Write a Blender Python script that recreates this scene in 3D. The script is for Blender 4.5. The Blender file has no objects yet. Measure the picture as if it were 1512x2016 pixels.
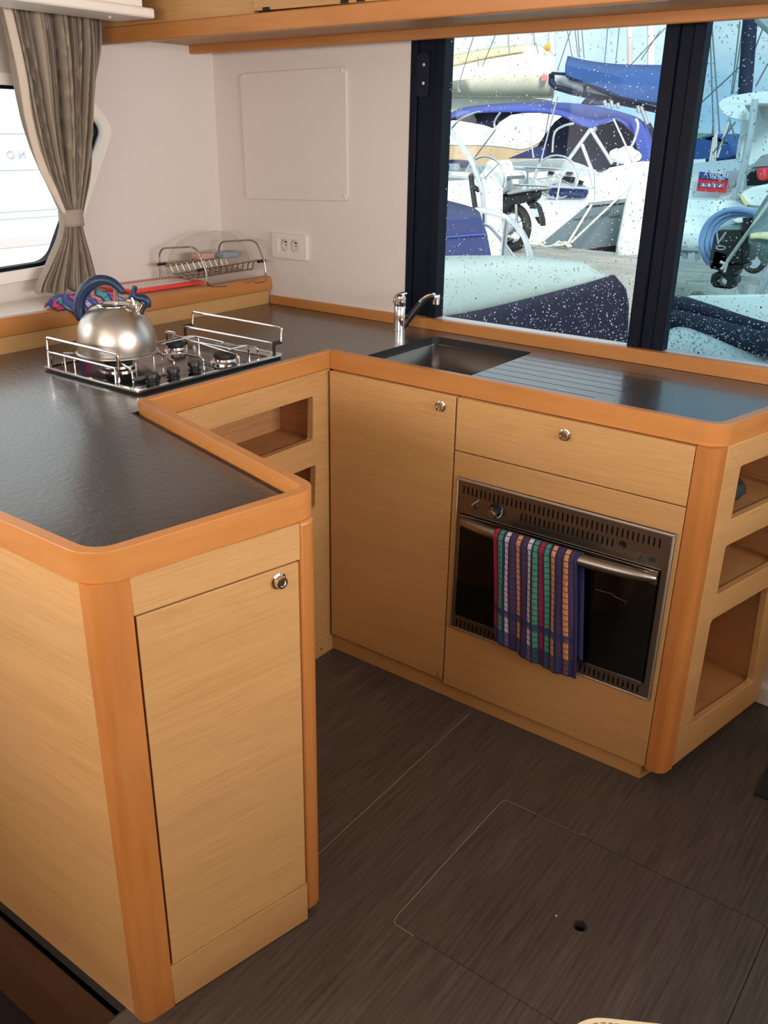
import bpy, bmesh, math, random
from mathutils import Vector, Matrix
from mathutils.geometry import tessellate_polygon
random.seed(7)
C = bpy.context.scene.collection
SC = bpy.context.scene
PI = math.pi

# ------------------------------------------------------------------ camera
FPX = 1766.0
PITCH, ROLL, YAW = math.radians(23.109), math.radians(1.0557), math.radians(36.2)
CAM = Vector((1.556, -1.863, 1.5))
_fw = Vector((0, math.cos(PITCH), -math.sin(PITCH))); _up = Vector((0, math.sin(PITCH), math.cos(PITCH))); _rt = Vector((1, 0, 0))
_Z = Matrix.Rotation(YAW, 3, 'Z')
FW = _Z @ _fw
RT = _Z @ (math.cos(ROLL)*_rt + math.sin(ROLL)*_up)
UP = _Z @ (-math.sin(ROLL)*_rt + math.cos(ROLL)*_up)
cd = bpy.data.cameras.new('camera'); cam = bpy.data.objects.new('camera', cd); C.objects.link(cam)
cd.sensor_fit = 'VERTICAL'; cd.sensor_height = 36.0; cd.lens = FPX/2016.0*36.0
cd.clip_start = 0.02; cd.clip_end = 400
M = Matrix((RT, UP, -FW)).transposed().to_4x4(); M.translation = CAM
cam.matrix_world = M
SC.camera = cam
# points of the place measured along a sight line
def _ray(u, v): return FW + RT*((u-756)/FPX) - UP*((v-1008)/FPX)
def pz(u, v, z): d = _ray(u, v); return CAM + d*((z-CAM.z)/d.z)
def py(u, v, y): d = _ray(u, v); return CAM + d*((y-CAM.y)/d.y)
def px(u, v, x): d = _ray(u, v); return CAM + d*((x-CAM.x)/d.x)

# ------------------------------------------------------------------ world, sun, lights
SC.view_settings.view_transform = 'Standard'; SC.view_settings.look = 'None'
SC.view_settings.gamma = 1; SC.view_settings.use_curve_mapping = False
SC.view_settings.exposure = 0.14
try:
    SC.cycles.use_denoising = True; SC.cycles.max_bounces = 10; SC.cycles.transparent_max_bounces = 16
    SC.cycles.caustics_reflective = False; SC.cycles.caustics_refractive = False
    SC.cycles.sample_clamp_indirect = 6
except Exception: pass
W = bpy.data.worlds.new('sky'); SC.world = W; W.use_nodes = True
nt = W.node_tree; nt.nodes.clear()
out = nt.nodes.new('ShaderNodeOutputWorld'); bg = nt.nodes.new('ShaderNodeBackground')
tc = nt.nodes.new('ShaderNodeTexCoord'); mp = nt.nodes.new('ShaderNodeMapping'); mp.inputs['Scale'].default_value = (1, 1, 2.2)
mp.inputs['Location'].default_value = (0.35, 0.1, 0.2)
no = nt.nodes.new('ShaderNodeTexNoise'); no.inputs['Scale'].default_value = 2.6; no.inputs['Detail'].default_value = 7; no.inputs['Roughness'].default_value = .55
cr = nt.nodes.new('ShaderNodeValToRGB')
cr.color_ramp.elements[0].position = .34; cr.color_ramp.elements[0].color = (.36, .66, .92, 1)
cr.color_ramp.elements[1].position = .55; cr.color_ramp.elements[1].color = (1.05, 1.12, 1.15, 1)
nt.links.new(tc.outputs['Generated'], mp.inputs[0]); nt.links.new(mp.outputs[0], no.inputs['Vector'])
nt.links.new(no.outputs['Fac'], cr.inputs[0]); nt.links.new(cr.outputs[0], bg.inputs[0]); nt.links.new(bg.outputs[0], out.inputs[0])
bg.inputs[1].default_value = 1.05
def lamp(name, kind, loc, direction, energy, color, size=None, sizey=None, angle=None):
    d = bpy.data.lights.new(name, kind); o = bpy.data.objects.new(name, d); C.objects.link(o)
    o.location = loc; o.rotation_euler = Vector(direction).to_track_quat('-Z', 'Y').to_euler()
    d.energy = energy; d.color = color
    if kind == 'AREA':
        d.shape = 'RECTANGLE'; d.size = size; d.size_y = sizey
    if angle is not None: d.angle = angle
    return o
lamp('sun', 'SUN', (4, -6, 8), (-.55, .70, -.52), 4.1, (1, .97, .92), angle=math.radians(15))
l_ = lamp('hull_window_light', 'AREA', (-.93, -2.3, 1.52), (1, .36, .0), 50, (1, .96, .91), 1.9, .5); l_.data.spread = math.radians(100)
l_ = lamp('saloon_window_light', 'AREA', (1.3, -3.45, 1.55), (-.12, 1, .10), 23, (1, .96, .9), 2.8, .5); l_.data.spread = math.radians(110)
l_ = lamp('side_window_light', 'AREA', (3.3, -.9, 1.55), (-1, .0, .04), 23, (.98, .98, 1), 2.2, .5); l_.data.spread = math.radians(90)

# ------------------------------------------------------------------ materials
def srgb(r, g, b):
    f = lambda c: (c/255/12.92) if c/255 <= .04045 else ((c/255+.055)/1.055)**2.4
    return (f(r), f(g), f(b), 1)
def newmat(name):
    m = bpy.data.materials.new(name); m.use_nodes = True
    b = m.node_tree.nodes['Principled BSDF']; return m, m.node_tree, b
def mat(name, col, rough=.5, metal=0, noise=0, nscale=20, bump=0, bscale=60, coat=0, trans=0, spec=None, stretch=(1, 1, 1), sheen=0):
    m, t, b = newmat(name)
    b.inputs['Base Color'].default_value = col; b.inputs['Roughness'].default_value = rough; b.inputs['Metallic'].default_value = metal
    if coat: b.inputs['Coat Weight'].default_value = coat; b.inputs['Coat Roughness'].default_value = .15
    if trans: b.inputs['Transmission Weight'].default_value = trans
    if spec is not None: b.inputs['Specular IOR Level'].default_value = spec
    if sheen: b.inputs['Sheen Weight'].default_value = sheen
    tc = t.nodes.new('ShaderNodeTexCoord'); mpn = t.nodes.new('ShaderNodeMapping'); mpn.inputs['Scale'].default_value = stretch
    t.links.new(tc.outputs['Object'], mpn.inputs[0])
    n = t.nodes.new('ShaderNodeTexNoise'); n.inputs['Scale'].default_value = nscale; n.inputs['Detail'].default_value = 5
    t.links.new(mpn.outputs[0], n.inputs['Vector'])
    mx = t.nodes.new('ShaderNodeMixRGB'); mx.blend_type = 'MIX'
    k = noise
    mx.inputs[1].default_value = tuple(c*(1-k) for c in col[:3])+(1,); mx.inputs[2].default_value = tuple(min(1, c*(1+k)) for c in col[:3])+(1,)
    t.links.new(n.outputs['Fac'], mx.inputs[0]); t.links.new(mx.outputs[0], b.inputs['Base Color'])
    if bump:
        n2 = t.nodes.new('ShaderNodeTexNoise'); n2.inputs['Scale'].default_value = bscale; n2.inputs['Detail'].default_value = 6
        t.links.new(mpn.outputs[0], n2.inputs['Vector'])
        bp = t.nodes.new('ShaderNodeBump'); bp.inputs['Strength'].default_value = bump; bp.inputs['Distance'].default_value = .002
        t.links.new(n2.outputs['Fac'], bp.inputs['Height']); t.links.new(bp.outputs[0], b.inputs['Normal'])
    return m
def wood(name, dark, mid, light, scale=(2.2, 2.2, 70), rough=.4, fine=1.0, big=.35, coat=0):
    """streaky veneer; grain runs along the axes with small scale"""
    m, t, b = newmat(name)
    tc = t.nodes.new('ShaderNodeTexCoord'); mpn = t.nodes.new('ShaderNodeMapping'); mpn.inputs['Scale'].default_value = scale
    t.links.new(tc.outputs['Object'], mpn.inputs[0])
    n = t.nodes.new('ShaderNodeTexNoise'); n.inputs['Scale'].default_value = 3.2*fine; n.inputs['Detail'].default_value = 8; n.inputs['Roughness'].default_value = .65
    t.links.new(mpn.outputs[0], n.inputs['Vector'])
    r = t.nodes.new('ShaderNodeValToRGB'); e = r.color_ramp.elements
    e[0].position = .25; e[0].color = dark; e[1].position = .75; e[1].color = light
    x = e.new(.47); x.color = mid
    t.links.new(n.outputs['Fac'], r.inputs[0])
    n2 = t.nodes.new('ShaderNodeTexNoise'); n2.inputs['Scale'].default_value = 3; n2.inputs['Detail'].default_value = 2
    mp2 = t.nodes.new('ShaderNodeMapping'); mp2.inputs['Scale'].default_value = tuple(max(.6, s*.06) for s in scale)
    t.links.new(tc.outputs['Object'], mp2.inputs[0]); t.links.new(mp2.outputs[0], n2.inputs['Vector'])
    mx = t.nodes.new('ShaderNodeMixRGB'); mx.blend_type = 'OVERLAY'; mx.inputs[0].default_value = big
    t.links.new(r.outputs[0], mx.inputs[1]); t.links.new(n2.outputs['Fac'], mx.inputs[2]); t.links.new(mx.outputs[0], b.inputs['Base Color'])
    b.inputs['Roughness'].default_value = rough
    if coat: b.inputs['Coat Weight'].default_value = coat; b.inputs['Coat Roughness'].default_value = .2
    bp = t.nodes.new('ShaderNodeBump'); bp.inputs['Strength'].default_value = .12; bp.inputs['Distance'].default_value = .001
    t.links.new(n.outputs['Fac'], bp.inputs['Height']); t.links.new(bp.outputs[0], b.inputs['Normal'])
    return m
veneer = wood('oak_veneer', srgb(178, 131, 79), srgb(192, 146, 92), srgb(201, 156, 103), scale=(2.6, 2.6, 100), rough=.42, big=.14)
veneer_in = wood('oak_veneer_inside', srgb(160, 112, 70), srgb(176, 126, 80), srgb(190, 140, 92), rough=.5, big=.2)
beech = wood('beech_solid', srgb(174, 112, 56), srgb(186, 122, 63), srgb(193, 130, 71), scale=(1.5, 1.5, 12), rough=.36, big=.2)
beech_v = wood('beech_solid_upright', srgb(170, 104, 50), srgb(182, 115, 57), srgb(190, 124, 64), scale=(12, 12, 1.2), rough=.34, big=.25)
floorm = wood('wenge_laminate', srgb(43, 37, 33), srgb(71, 62, 56), srgb(92, 82, 75), scale=(60, 2.2, 1), rough=.46, fine=.8, big=.3)
laminate = mat('slate_laminate', srgb(50, 45, 42), .34, 0, .25, 6, .7, 75, coat=.55, spec=.6)
white_wall = mat('painted_wall', srgb(222, 211, 203), .6, 0, .03, 3)
white_moul = mat('white_moulding', srgb(240, 231, 219), .45, 0, .02, 3)
white_plastic = mat('white_plastic', srgb(228, 216, 208), .35)
steel = mat('brushed_steel', srgb(150, 140, 130), .32, 1, .06, 4, .08, 300, stretch=(1, 1, 30))
rim_m = mat('satin_rim', srgb(190, 180, 170), .5, .9)
steel_dark = mat('worn_steel', srgb(140, 126, 112), .36, 1, .12, 3, .06, 260, stretch=(1, 1, 20))
chrome = mat('chrome', srgb(225, 222, 220), .1, 1)
stair_m = wood('riser_wood_shade_darkened', srgb(82, 54, 34), srgb(98, 66, 44), srgb(108, 74, 50), rough=.5, big=.2)  # veneer browned darker: the stairwell shade is put into the colour
kettle_m = mat('satin_steel', srgb(196, 188, 180), .32, 1, .05, 3, .03, 300, stretch=(1, 1, 20))
sinksteel = mat('sink_steel', srgb(120, 114, 108), .42, 1, .1, 8)
wire_m = mat('rack_wire', srgb(165, 152, 138), .3, 1, .2, 60)
black_p = mat('black_plastic', srgb(22, 22, 23), .4)
black_f = mat('black_frame', srgb(16, 21, 34), .5, 0, .15, 2, spec=.12)
black_f2 = mat('black_frame_edge', srgb(24, 29, 42), .5, spec=.15)
black_glass = mat('black_glass', srgb(7, 6, 6), .08)
hob_m = mat('hob_steel', srgb(98, 88, 84), .16, 1, .2, 6)
gap = mat('shadow_gap', srgb(28, 14, 8), .8)
navy_h = mat('navy_nylon', srgb(24, 48, 78), .35)
cast = mat('cast_iron', srgb(34, 32, 31), .6, .3, .3, 90)
curtain_m = mat('taupe_cloth', srgb(160, 144, 126), .85, 0, .08, 30, .25, 500, sheen=.2)
lining_m = mat('pale_lining', srgb(206, 188, 168), .8, 0, .04, 30)
red_p = mat('red_plastic', srgb(232, 62, 44), .35)
board_m = mat('pale_board', srgb(236, 226, 218), .45)
beige_l = mat('beige_leather', srgb(222, 205, 168), .5, 0, .05, 20, .2, 300)
stitch = mat('brown_stitching', srgb(120, 84, 62), .7)
mat_m = mat('black_mat', srgb(26, 28, 30), .8, 0, .2, 80)
rubber = mat('black_rubber', srgb(30, 29, 28), .6)
warm_dark = mat('dark_cloth', srgb(40, 44, 44), .8)
# outside
hull_w = mat('white_gelcoat', srgb(232, 236, 236), .3, 0, .03, 2)
hull_w2 = mat('white_deck', srgb(222, 228, 226), .5, 0, .05, 3)
hull_g = mat('grey_hull', srgb(112, 128, 134), .35, 0, .06, 2)
canvas_n = mat('navy_canvas', srgb(44, 54, 98), .8, 0, .15, 6, .2, 200)
canvas_s = mat('sail_cover_blue', srgb(42, 78, 134), .8, 0, .15, 4, .2, 200)
canvas_b = mat('blue_canvas', srgb(66, 84, 164), .8, 0, .18, 4, .2, 200)
canvas_d = mat('dark_navy_canvas', srgb(24, 30, 56), .8, 0, .25, 3)
canvas_c = mat('cream_canvas', srgb(226, 222, 196), .8, 0, .08, 2.5, .3, 20)
canvas_c2 = mat('cream_canvas_hem', srgb(216, 204, 158), .8, 0, .08, 3)
canvas_w = mat('white_canvas', srgb(240, 238, 232), .8, 0, .04, 3)
tan_w = mat('tan_building', srgb(196, 168, 132), .8, 0, .2, 2)
ss = mat('stainless_tube', srgb(208, 212, 214), .25, .9)
ropem = mat('rope', srgb(206, 206, 190), .9, 0, .15, 90)
greym = mat('grey_paint', srgb(140, 146, 148), .5)
mastm = mat('mast_alloy', srgb(196, 200, 202), .4, .3)
mast_b = mat('mast_beige', srgb(218, 208, 196), .5)
dockm = wood('dock_planks', srgb(110, 108, 100), srgb(150, 148, 138), srgb(176, 174, 164), scale=(1.0, 9, 1), rough=.8)
waterm = mat('harbour_water', srgb(60, 84, 84), .12, 0, .2, 2, .5, 6)
bluehose = mat('blue_hose', srgb(116, 144, 186), .45)
tealt = mat('tender_grey', srgb(120, 138, 138), .5)
signred = mat('sign_red', srgb(214, 48, 58), .5)
signblue = mat('sign_blue', srgb(50, 56, 140), .5)
signwhite = mat('sign_white', srgb(235, 235, 238), .5)
ink = mat('faint_ink', srgb(92, 100, 104), .6)
orange_p = mat('orange_plastic', srgb(244, 160, 30), .5)
cockpit_w = mat('cockpit_gelcoat', srgb(186, 204, 196), .4, 0, .04, 3)
pink_p = mat('pink_faded', srgb(200, 162, 152), .6)
blue_p = mat('blue_faded', srgb(146, 158, 166), .6)
def clearmat(name, tint, fac, rough=0.0):
    m = bpy.data.materials.new(name); m.use_nodes = True; t = m.node_tree; t.nodes.clear()
    o = t.nodes.new('ShaderNodeOutputMaterial'); mx = t.nodes.new('ShaderNodeMixShader'); tr = t.nodes.new('ShaderNodeBsdfTransparent'); gl = t.nodes.new('ShaderNodeBsdfGlossy')
    tr.inputs[0].default_value = tint; gl.inputs['Roughness'].default_value = rough
    lw = t.nodes.new('ShaderNodeLayerWeight'); lw.inputs['Blend'].default_value = .5
    pw = t.nodes.new('ShaderNodeMath'); pw.operation = 'POWER'; pw.inputs[1].default_value = 3.5; t.links.new(lw.outputs['Facing'], pw.inputs[0])
    mul = t.nodes.new('ShaderNodeMath'); mul.operation = 'MULTIPLY_ADD'; mul.inputs[1].default_value = fac; mul.inputs[2].default_value = .004
    t.links.new(pw.outputs[0], mul.inputs[0]); t.links.new(mul.outputs[0], mx.inputs[0])
    t.links.new(tr.outputs[0], mx.inputs[1]); t.links.new(gl.outputs[0], mx.inputs[2]); t.links.new(mx.outputs[0], o.inputs[0]); return m
glass_l = clearmat('window_glass', (.965, .99, .995, 1), .12)
glass_r = clearmat('tinted_glass', (.64, .78, .82, 1), .12)
glass_s = clearmat('porthole_glass', (1, 1, 1, 1), .5)
clear_p = clearmat('clear_plastic', (.955, .95, .94, 1), .5, .25)
m_drop = bpy.data.materials.new('rain_drop'); m_drop.use_nodes = True
_b = m_drop.node_tree.nodes['Principled BSDF']; _b.inputs['Transmission Weight'].default_value = 1; _b.inputs['Roughness'].default_value = 0.02; _b.inputs['IOR'].default_value = 1.33
def towel_mat(name, x0, x1, axis, stripes, base, zlines=.0165, border=None, dim=1.0):
    m, t, b = newmat(name)
    tc = t.nodes.new('ShaderNodeTexCoord'); sp = t.nodes.new('ShaderNodeSeparateXYZ'); t.links.new(tc.outputs['UV'], sp.inputs[0])
    r = t.nodes.new('ShaderNodeValToRGB'); r.color_ramp.interpolation = 'CONSTANT'; e = r.color_ramp.elements
    dm = lambda c: tuple(v*dim for v in c[:3])+(1,)
    e[0].position = 0; e[0].color = dm(base); e[1].position = .999; e[1].color = dm(base)
    for (c, hw, col) in stripes:
        a = e.new(max(.001, c-hw)); a.color = dm(col); a2 = e.new(min(.998, c+hw)); a2.color = dm(base)
    nz = t.nodes.new('ShaderNodeTexNoise'); nz.inputs['Scale'].default_value = 260; nz.inputs['Detail'].default_value = 2
    t.links.new(tc.outputs['Object'], nz.inputs['Vector'])
    ad = t.nodes.new('ShaderNodeMath'); ad.operation = 'MULTIPLY_ADD'; ad.inputs[1].default_value = .012; t.links.new(nz.outputs['Fac'], ad.inputs[0]); t.links.new(sp.outputs['X'], ad.inputs[2])
    t.links.new(ad.outputs[0], r.inputs[0])
    wv = t.nodes.new('ShaderNodeMath'); wv.operation = 'FRACT'; ml = t.nodes.new('ShaderNodeMath'); ml.operation = 'MULTIPLY'; ml.inputs[1].default_value = 1/zlines
    t.links.new(sp.outputs['Y'], ml.inputs[0]); t.links.new(ml.outputs[0], wv.inputs[0])
    lt = t.nodes.new('ShaderNodeMath'); lt.operation = 'LESS_THAN'; lt.inputs[1].default_value = .13; t.links.new(wv.outputs[0], lt.inputs[0])
    mx = t.nodes.new('ShaderNodeMixRGB'); mx.inputs[2].default_value = dm(base); t.links.new(lt.outputs[0], mx.inputs[0]); t.links.new(r.outputs[0], mx.inputs[1])
    last = mx
    if border:
        for (lo, hi, k) in border:
            g = t.nodes.new('ShaderNodeMath'); g.operation = 'GREATER_THAN'; g.inputs[1].default_value = lo; l = t.nodes.new('ShaderNodeMath'); l.operation = 'LESS_THAN'; l.inputs[1].default_value = hi
            t.links.new(sp.outputs['Y'], g.inputs[0]); t.links.new(sp.outputs['Y'], l.inputs[0])
            mu = t.nodes.new('ShaderNodeMath'); mu.operation = 'MULTIPLY'; t.links.new(g.outputs[0], mu.inputs[0]); t.links.new(l.outputs[0], mu.inputs[1])
            m3 = t.nodes.new('ShaderNodeMath'); m3.operation = 'MULTIPLY'; m3.inputs[1].default_value = k; t.links.new(mu.outputs[0], m3.inputs[0])
            m2 = t.nodes.new('ShaderNodeMixRGB'); m2.inputs[2].default_value = dm(base); t.links.new(m3.outputs[0], m2.inputs[0]); t.links.new(last.outputs[0], m2.inputs[1]); last = m2
    t.links.new(last.outputs[0], b.inputs['Base Color']); b.inputs['Roughness'].default_value = .95
    bp = t.nodes.new('ShaderNodeBump'); bp.inputs['Strength'].default_value = .8; bp.inputs['Distance'].default_value = .002
    t.links.new(nz.outputs['Fac'], bp.inputs['Height']); t.links.new(bp.outputs[0], b.inputs['Normal'])
    return m

# ------------------------------------------------------------------ mesh helpers
def BM(): return bmesh.new()
def box(bm, x0, x1, y0, y1, z0, z1):
    v = [bm.verts.new(p) for p in ((x0, y0, z0), (x1, y0, z0), (x1, y1, z0), (x0, y1, z0), (x0, y0, z1), (x1, y0, z1), (x1, y1, z1), (x0, y1, z1))]
    for f in ((3, 2, 1, 0), (4, 5, 6, 7), (0, 1, 5, 4), (1, 2, 6, 5), (2, 3, 7, 6), (3, 0, 4, 7)): bm.faces.new([v[i] for i in f])
    return v
def fillet(pts, n=6):
    """pts: (x, y, r) -> rounded closed outline"""
    o = []; L = len(pts)
    for i, p in enumerate(pts):
        r = p[2] if len(p) > 2 else 0
        P = Vector(p[:2]); A = Vector(pts[i-1][:2]); B = Vector(pts[(i+1) % L][:2])
        if r <= 0: o.append((P.x, P.y)); continue
        a = (A-P).normalized(); b = (B-P).normalized(); ang = a.angle(b); d = r/math.tan(ang/2)
        d = min(d, (A-P).length*.49, (B-P).length*.49); rr = d*math.tan(ang/2)
        c = P+(a+b).normalized()*(rr/math.sin(ang/2)); s = P+a*d; e = P+b*d
        a0 = math.atan2(s.y-c.y, s.x-c.x); a1 = math.atan2(e.y-c.y, e.x-c.x); da = (a1-a0+PI) % (2*PI)-PI
        for k in range(n+1):
            t = a0+da*k/n; o.append((c.x+rr*math.cos(t), c.y+rr*math.sin(t)))
    return o
def rrect(x0, x1, y0, y1, r, n=4): return fillet([(x0, y0, r), (x1, y0, r), (x1, y1, r), (x0, y1, r)], n)
def plate(bm, loops, f, th):
    """loops of (s,t); f(s,t,d)->point, d depth 0..th"""
    tri = tessellate_polygon([[Vector((s, t, 0)) for s, t in l] for l in loops])
    flat = [p for l in loops for p in l]
    a = [bm.verts.new(f(s, t, 0)) for s, t in flat]; b = [bm.verts.new(f(s, t, th)) for s, t in flat]
    for i in tri:
        try: bm.faces.new([a[k] for k in i]); bm.faces.new([b[k] for k in reversed(i)])
        except ValueError: pass
    k = 0
    for l in loops:
        n = len(l)
        for i in range(n):
            j = (i+1) % n
            try: bm.faces.new((a[k+i], a[k+j], b[k+j], b[k+i]))
            except ValueError: pass
        k += n
def fz(z0): return lambda s, t, d: (s, t, z0+d)                 # horizontal, grows up
def fy(y0): return lambda s, t, d: (s, y0+d, t)                 # upright, faces -y
def fx(x0): return lambda s, t, d: (x0-d, s, t)                 # upright, faces +x, (y,z)
def tube(bm, pts, r, n=8, closed=False, cap=True):
    pts = [Vector(p) for p in pts]; L = len(pts); rings = []; prev = None
    for i, p in enumerate(pts):
        if closed: d = (pts[(i+1) % L]-pts[i-1]).normalized()
        elif i == 0: d = (pts[1]-p).normalized()
        elif i == L-1: d = (p-pts[-2]).normalized()
        else:
            d = ((pts[i+1]-p).normalized()+(p-pts[i-1]).normalized())
            d = d.normalized() if d.length > 1e-6 else (pts[i+1]-p).normalized()
        if prev is None:
            ref = Vector((0, 0, 1)) if abs(d.z) < .9 else Vector((1, 0, 0)); a = d.cross(ref).normalized()
        else:
            a = (prev-d*prev.dot(d)); a = a.normalized() if a.length > 1e-6 else d.orthogonal().normalized()
        prev = a; b = d.cross(a); rr = r[i] if isinstance(r, (list, tuple)) else r
        rings.append([bm.verts.new(p+(a*math.cos(2*PI*k/n)+b*math.sin(2*PI*k/n))*rr) for k in range(n)])
    for i in range(L if closed else L-1):
        A, B = rings[i], rings[(i+1) % L]
        for k in range(n): bm.faces.new((A[k], A[(k+1) % n], B[(k+1) % n], B[k]))
    if cap and not closed: bm.faces.new(list(reversed(rings[0]))); bm.faces.new(rings[-1])
def smooth_path(pts, k=4):
    pts = [Vector(p) for p in pts]; o = []
    for i in range(len(pts)-1):
        p0 = pts[max(0, i-1)]; p1 = pts[i]; p2 = pts[i+1]; p3 = pts[min(len(pts)-1, i+2)]
        for j in range(k):
            t = j/k; o.append(.5*((2*p1)+(-p0+p2)*t+(2*p0-5*p1+4*p2-p3)*t*t+(-p0+3*p1-3*p2+p3)*t**3))
    o.append(pts[-1]); return o
def round_path(pts, r=.01, n=4):
    pts = [Vector(p) for p in pts]; o = [pts[0]]
    for i in range(1, len(pts)-1):
        P = pts[i]; a = pts[i-1]-P; b = pts[i+1]-P; d = min(r, a.length*.45, b.length*.45)
        s = P+a.normalized()*d; e = P+b.normalized()*d
        for k in range(n+1): t = k/n; o.append(s*(1-t)**2+P*2*t*(1-t)+e*t*t)
    o.append(pts[-1]); return o
def lathe(bm, prof, c, n=32, axis=(0, 0, 1)):
    ax = Vector(axis).normalized(); a = ax.orthogonal().normalized(); b = ax.cross(a); c = Vector(c); rings = []
    for r, h in prof:
        if r < 1e-5: rings.append([bm.verts.new(c+ax*h)])
        else: rings.append([bm.verts.new(c+ax*h+(a*math.cos(2*PI*k/n)+b*math.sin(2*PI*k/n))*r) for k in range(n)])
    for A, B in zip(rings, rings[1:]):
        for k in range(n):
            if len(A) == 1 and len(B) == 1: continue
            if len(A) == 1: bm.faces.new((A[0], B[k], B[(k+1) % n]))
            elif len(B) == 1: bm.faces.new((A[k], A[(k+1) % n], B[0]))
            else: bm.faces.new((A[k], A[(k+1) % n], B[(k+1) % n], B[k]))
def grid(bm, rows, uv=False):
    vs = [[bm.verts.new(p) for p in row] for row in rows]
    lay = bm.loops.layers.uv.verify() if uv else None; R = len(vs); K = len(vs[0])
    for i in range(R-1):
        for j in range(K-1):
            try: fc = bm.faces.new((vs[i][j], vs[i][j+1], vs[i+1][j+1], vs[i+1][j]))
            except ValueError: continue
            if uv:
                for l, (a, b) in zip(fc.loops, ((i, j), (i, j+1), (i+1, j+1), (i+1, j))): l[lay].uv = uv(a, b)
    return vs
def ball(bm, c, rx, ry=None, rz=None, n=12, m=8):
    ry = ry or rx; rz = rz or rx; c = Vector(c); rows = []
    for i in range(m+1):
        t = PI*i/m; rows.append([c+Vector((rx*math.sin(t)*math.cos(2*PI*k/n), ry*math.sin(t)*math.sin(2*PI*k/n), rz*math.cos(t))) for k in range(n)])
    vs = [[bm.verts.new(p) for p in row] for row in rows[1:-1]]; T = bm.verts.new(rows[0][0]); B = bm.verts.new(rows[-1][0])
    for k in range(n): bm.faces.new((T, vs[0][k], vs[0][(k+1) % n])); bm.faces.new((vs[-1][(k+1) % n], vs[-1][k], B))
    for A, D in zip(vs, vs[1:]):
        for k in range(n): bm.faces.new((A[k], D[k], D[(k+1) % n], A[(k+1) % n]))
def obj(name, bm, m, parent=None, bevel=0, smooth=None, solid=0, seg=2):
    bmesh.ops.remove_doubles(bm, verts=bm.verts, dist=1e-6)
    bmesh.ops.recalc_face_normals(bm, faces=bm.faces)
    me = bpy.data.meshes.new(name); bm.to_mesh(me); bm.free(); me.materials.append(m)
    o = bpy.data.objects.new(name, me); C.objects.link(o)
    if parent:
        o.parent = parent; me.transform(Matrix.Translation(-parent_origin(parent)))
    if solid:
        s = o.modifiers.new('solid', 'SOLIDIFY'); s.thickness = solid; s.offset = 0
    if bevel:
        b = o.modifiers.new('bevel', 'BEVEL'); b.width = bevel; b.segments = seg; b.limit_method = 'ANGLE'; b.angle_limit = math.radians(35)
    if smooth is None: smooth = 35
    if smooth:
        for p in me.polygons: p.use_smooth = True
        try: me.set_sharp_from_angle(angle=math.radians(smooth))
        except Exception: pass
    return o
def parent_origin(p):
    v = Vector((0, 0, 0))
    while p is not None: v += p.location; p = p.parent
    return v
def thing(name, label, cat, loc=(0, 0, 0), group=None):
    o = bpy.data.objects.new(name, None); C.objects.link(o); o.empty_display_size = .05
    o.location = loc; o['label'] = label; o['category'] = cat
    if group: o['group'] = group
    return o
def tag(o, label, cat, group=None, kind=None):
    o['label'] = label; o['category'] = cat
    if group: o['group'] = group
    if kind: o['kind'] = kind
    return o
def struct(o): o['kind'] = 'structure'; return o
def text_bm(s, size, f, depth=.001, mirror=False):
    """flat lettering; f(x,y,d)->point"""
    c = bpy.data.curves.new('lettering', 'FONT'); c.body = s; c.size = size; c.align_x = 'CENTER'; c.align_y = 'CENTER'; c.extrude = .5; c.resolution_u = 3
    o = bpy.data.objects.new('lettering', c); C.objects.link(o)
    dg = bpy.context.evaluated_depsgraph_get(); me = bpy.data.meshes.new_from_object(o.evaluated_get(dg))
    bpy.data.objects.remove(o); bm = BM(); bm.from_mesh(me); bpy.data.meshes.remove(me)
    for v in bm.verts:
        x = -v.co.x if mirror else v.co.x
        v.co = Vector(f(x, v.co.y, depth if v.co.z > 0 else 0))
    return bm

# ================================================================== ROOM SHELL
ZC = .914            # worktop
bm = BM()            # floor with hatch opening and stair opening
fl = [(.50, -3.6), (3.4, -3.6), (3.4, .55), (-.97, .55), (-.97, -1.209), (.50, -1.209)]
hatch_out = rrect(.773, 1.400, -.742, -.276, .018)
plate(bm, [fl, hatch_out], fz(-.02), .02)
struct(obj('floor', bm, floorm, smooth=0))
bm = BM(); box(bm, -.97, 3.4, -3.6, -1.21, -.62, -.60); box(bm, .5, .52, -3.6, -1.209, -.6, -.02); box(bm, .7, 1.5, -.8, -.2, -.06, -.05)
struct(obj('trim_4', bm, gap, smooth=0))
h = thing('floor_hatch', 'square dark wood-look floor hatch with a finger hole, flush in the galley floor', 'hatch', (1.087, -.513, -.02))
bm = BM(); hole = [(1.087+.0145*math.cos(2*PI*k/20), -.513+.0145*math.sin(2*PI*k/20)) for k in range(20)]
plate(bm, [rrect(.7745, 1.3985, -.7405, -.2775, .017), hole], fz(-.02), .0198)
obj('hatch_panel', bm, floorm, h, smooth=0)
pale = mat('worn_pale_edge', srgb(158, 146, 132), .7)
bm = BM()
def strip(bm, pts, w, z=.0004):
    pts = [Vector((p[0], p[1], 0)) for p in pts]
    for a, b in zip(pts, pts[1:]):
        n = (b-a).normalized().cross(Vector((0, 0, 1)))*w/2
        v = [bm.verts.new((p.x, p.y, z)) for p in (a-n, b-n, b+n, a+n)]; bm.faces.new(v)
strip(bm, [(.86, -.2755), (.80, -.2755), (.782, -.278), (.775, -.285), (.7735, -.30), (.7735, -.72), (.776, -.735), (.785, -.742), (.83, -.742)], .0014)
strip(bm, [(.86, -.2755), (.97, -.2755)], .0009)
e = obj('worn_edge', bm, pale, h, smooth=0); e['label'] = 'worn pale edge of the hatch'
bm = BM(); strip(bm, [(.540, -1.2), (.523, -.03)], .0014); strip(bm, [(.985, -.262), (.975, -.272)], .001)
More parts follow.
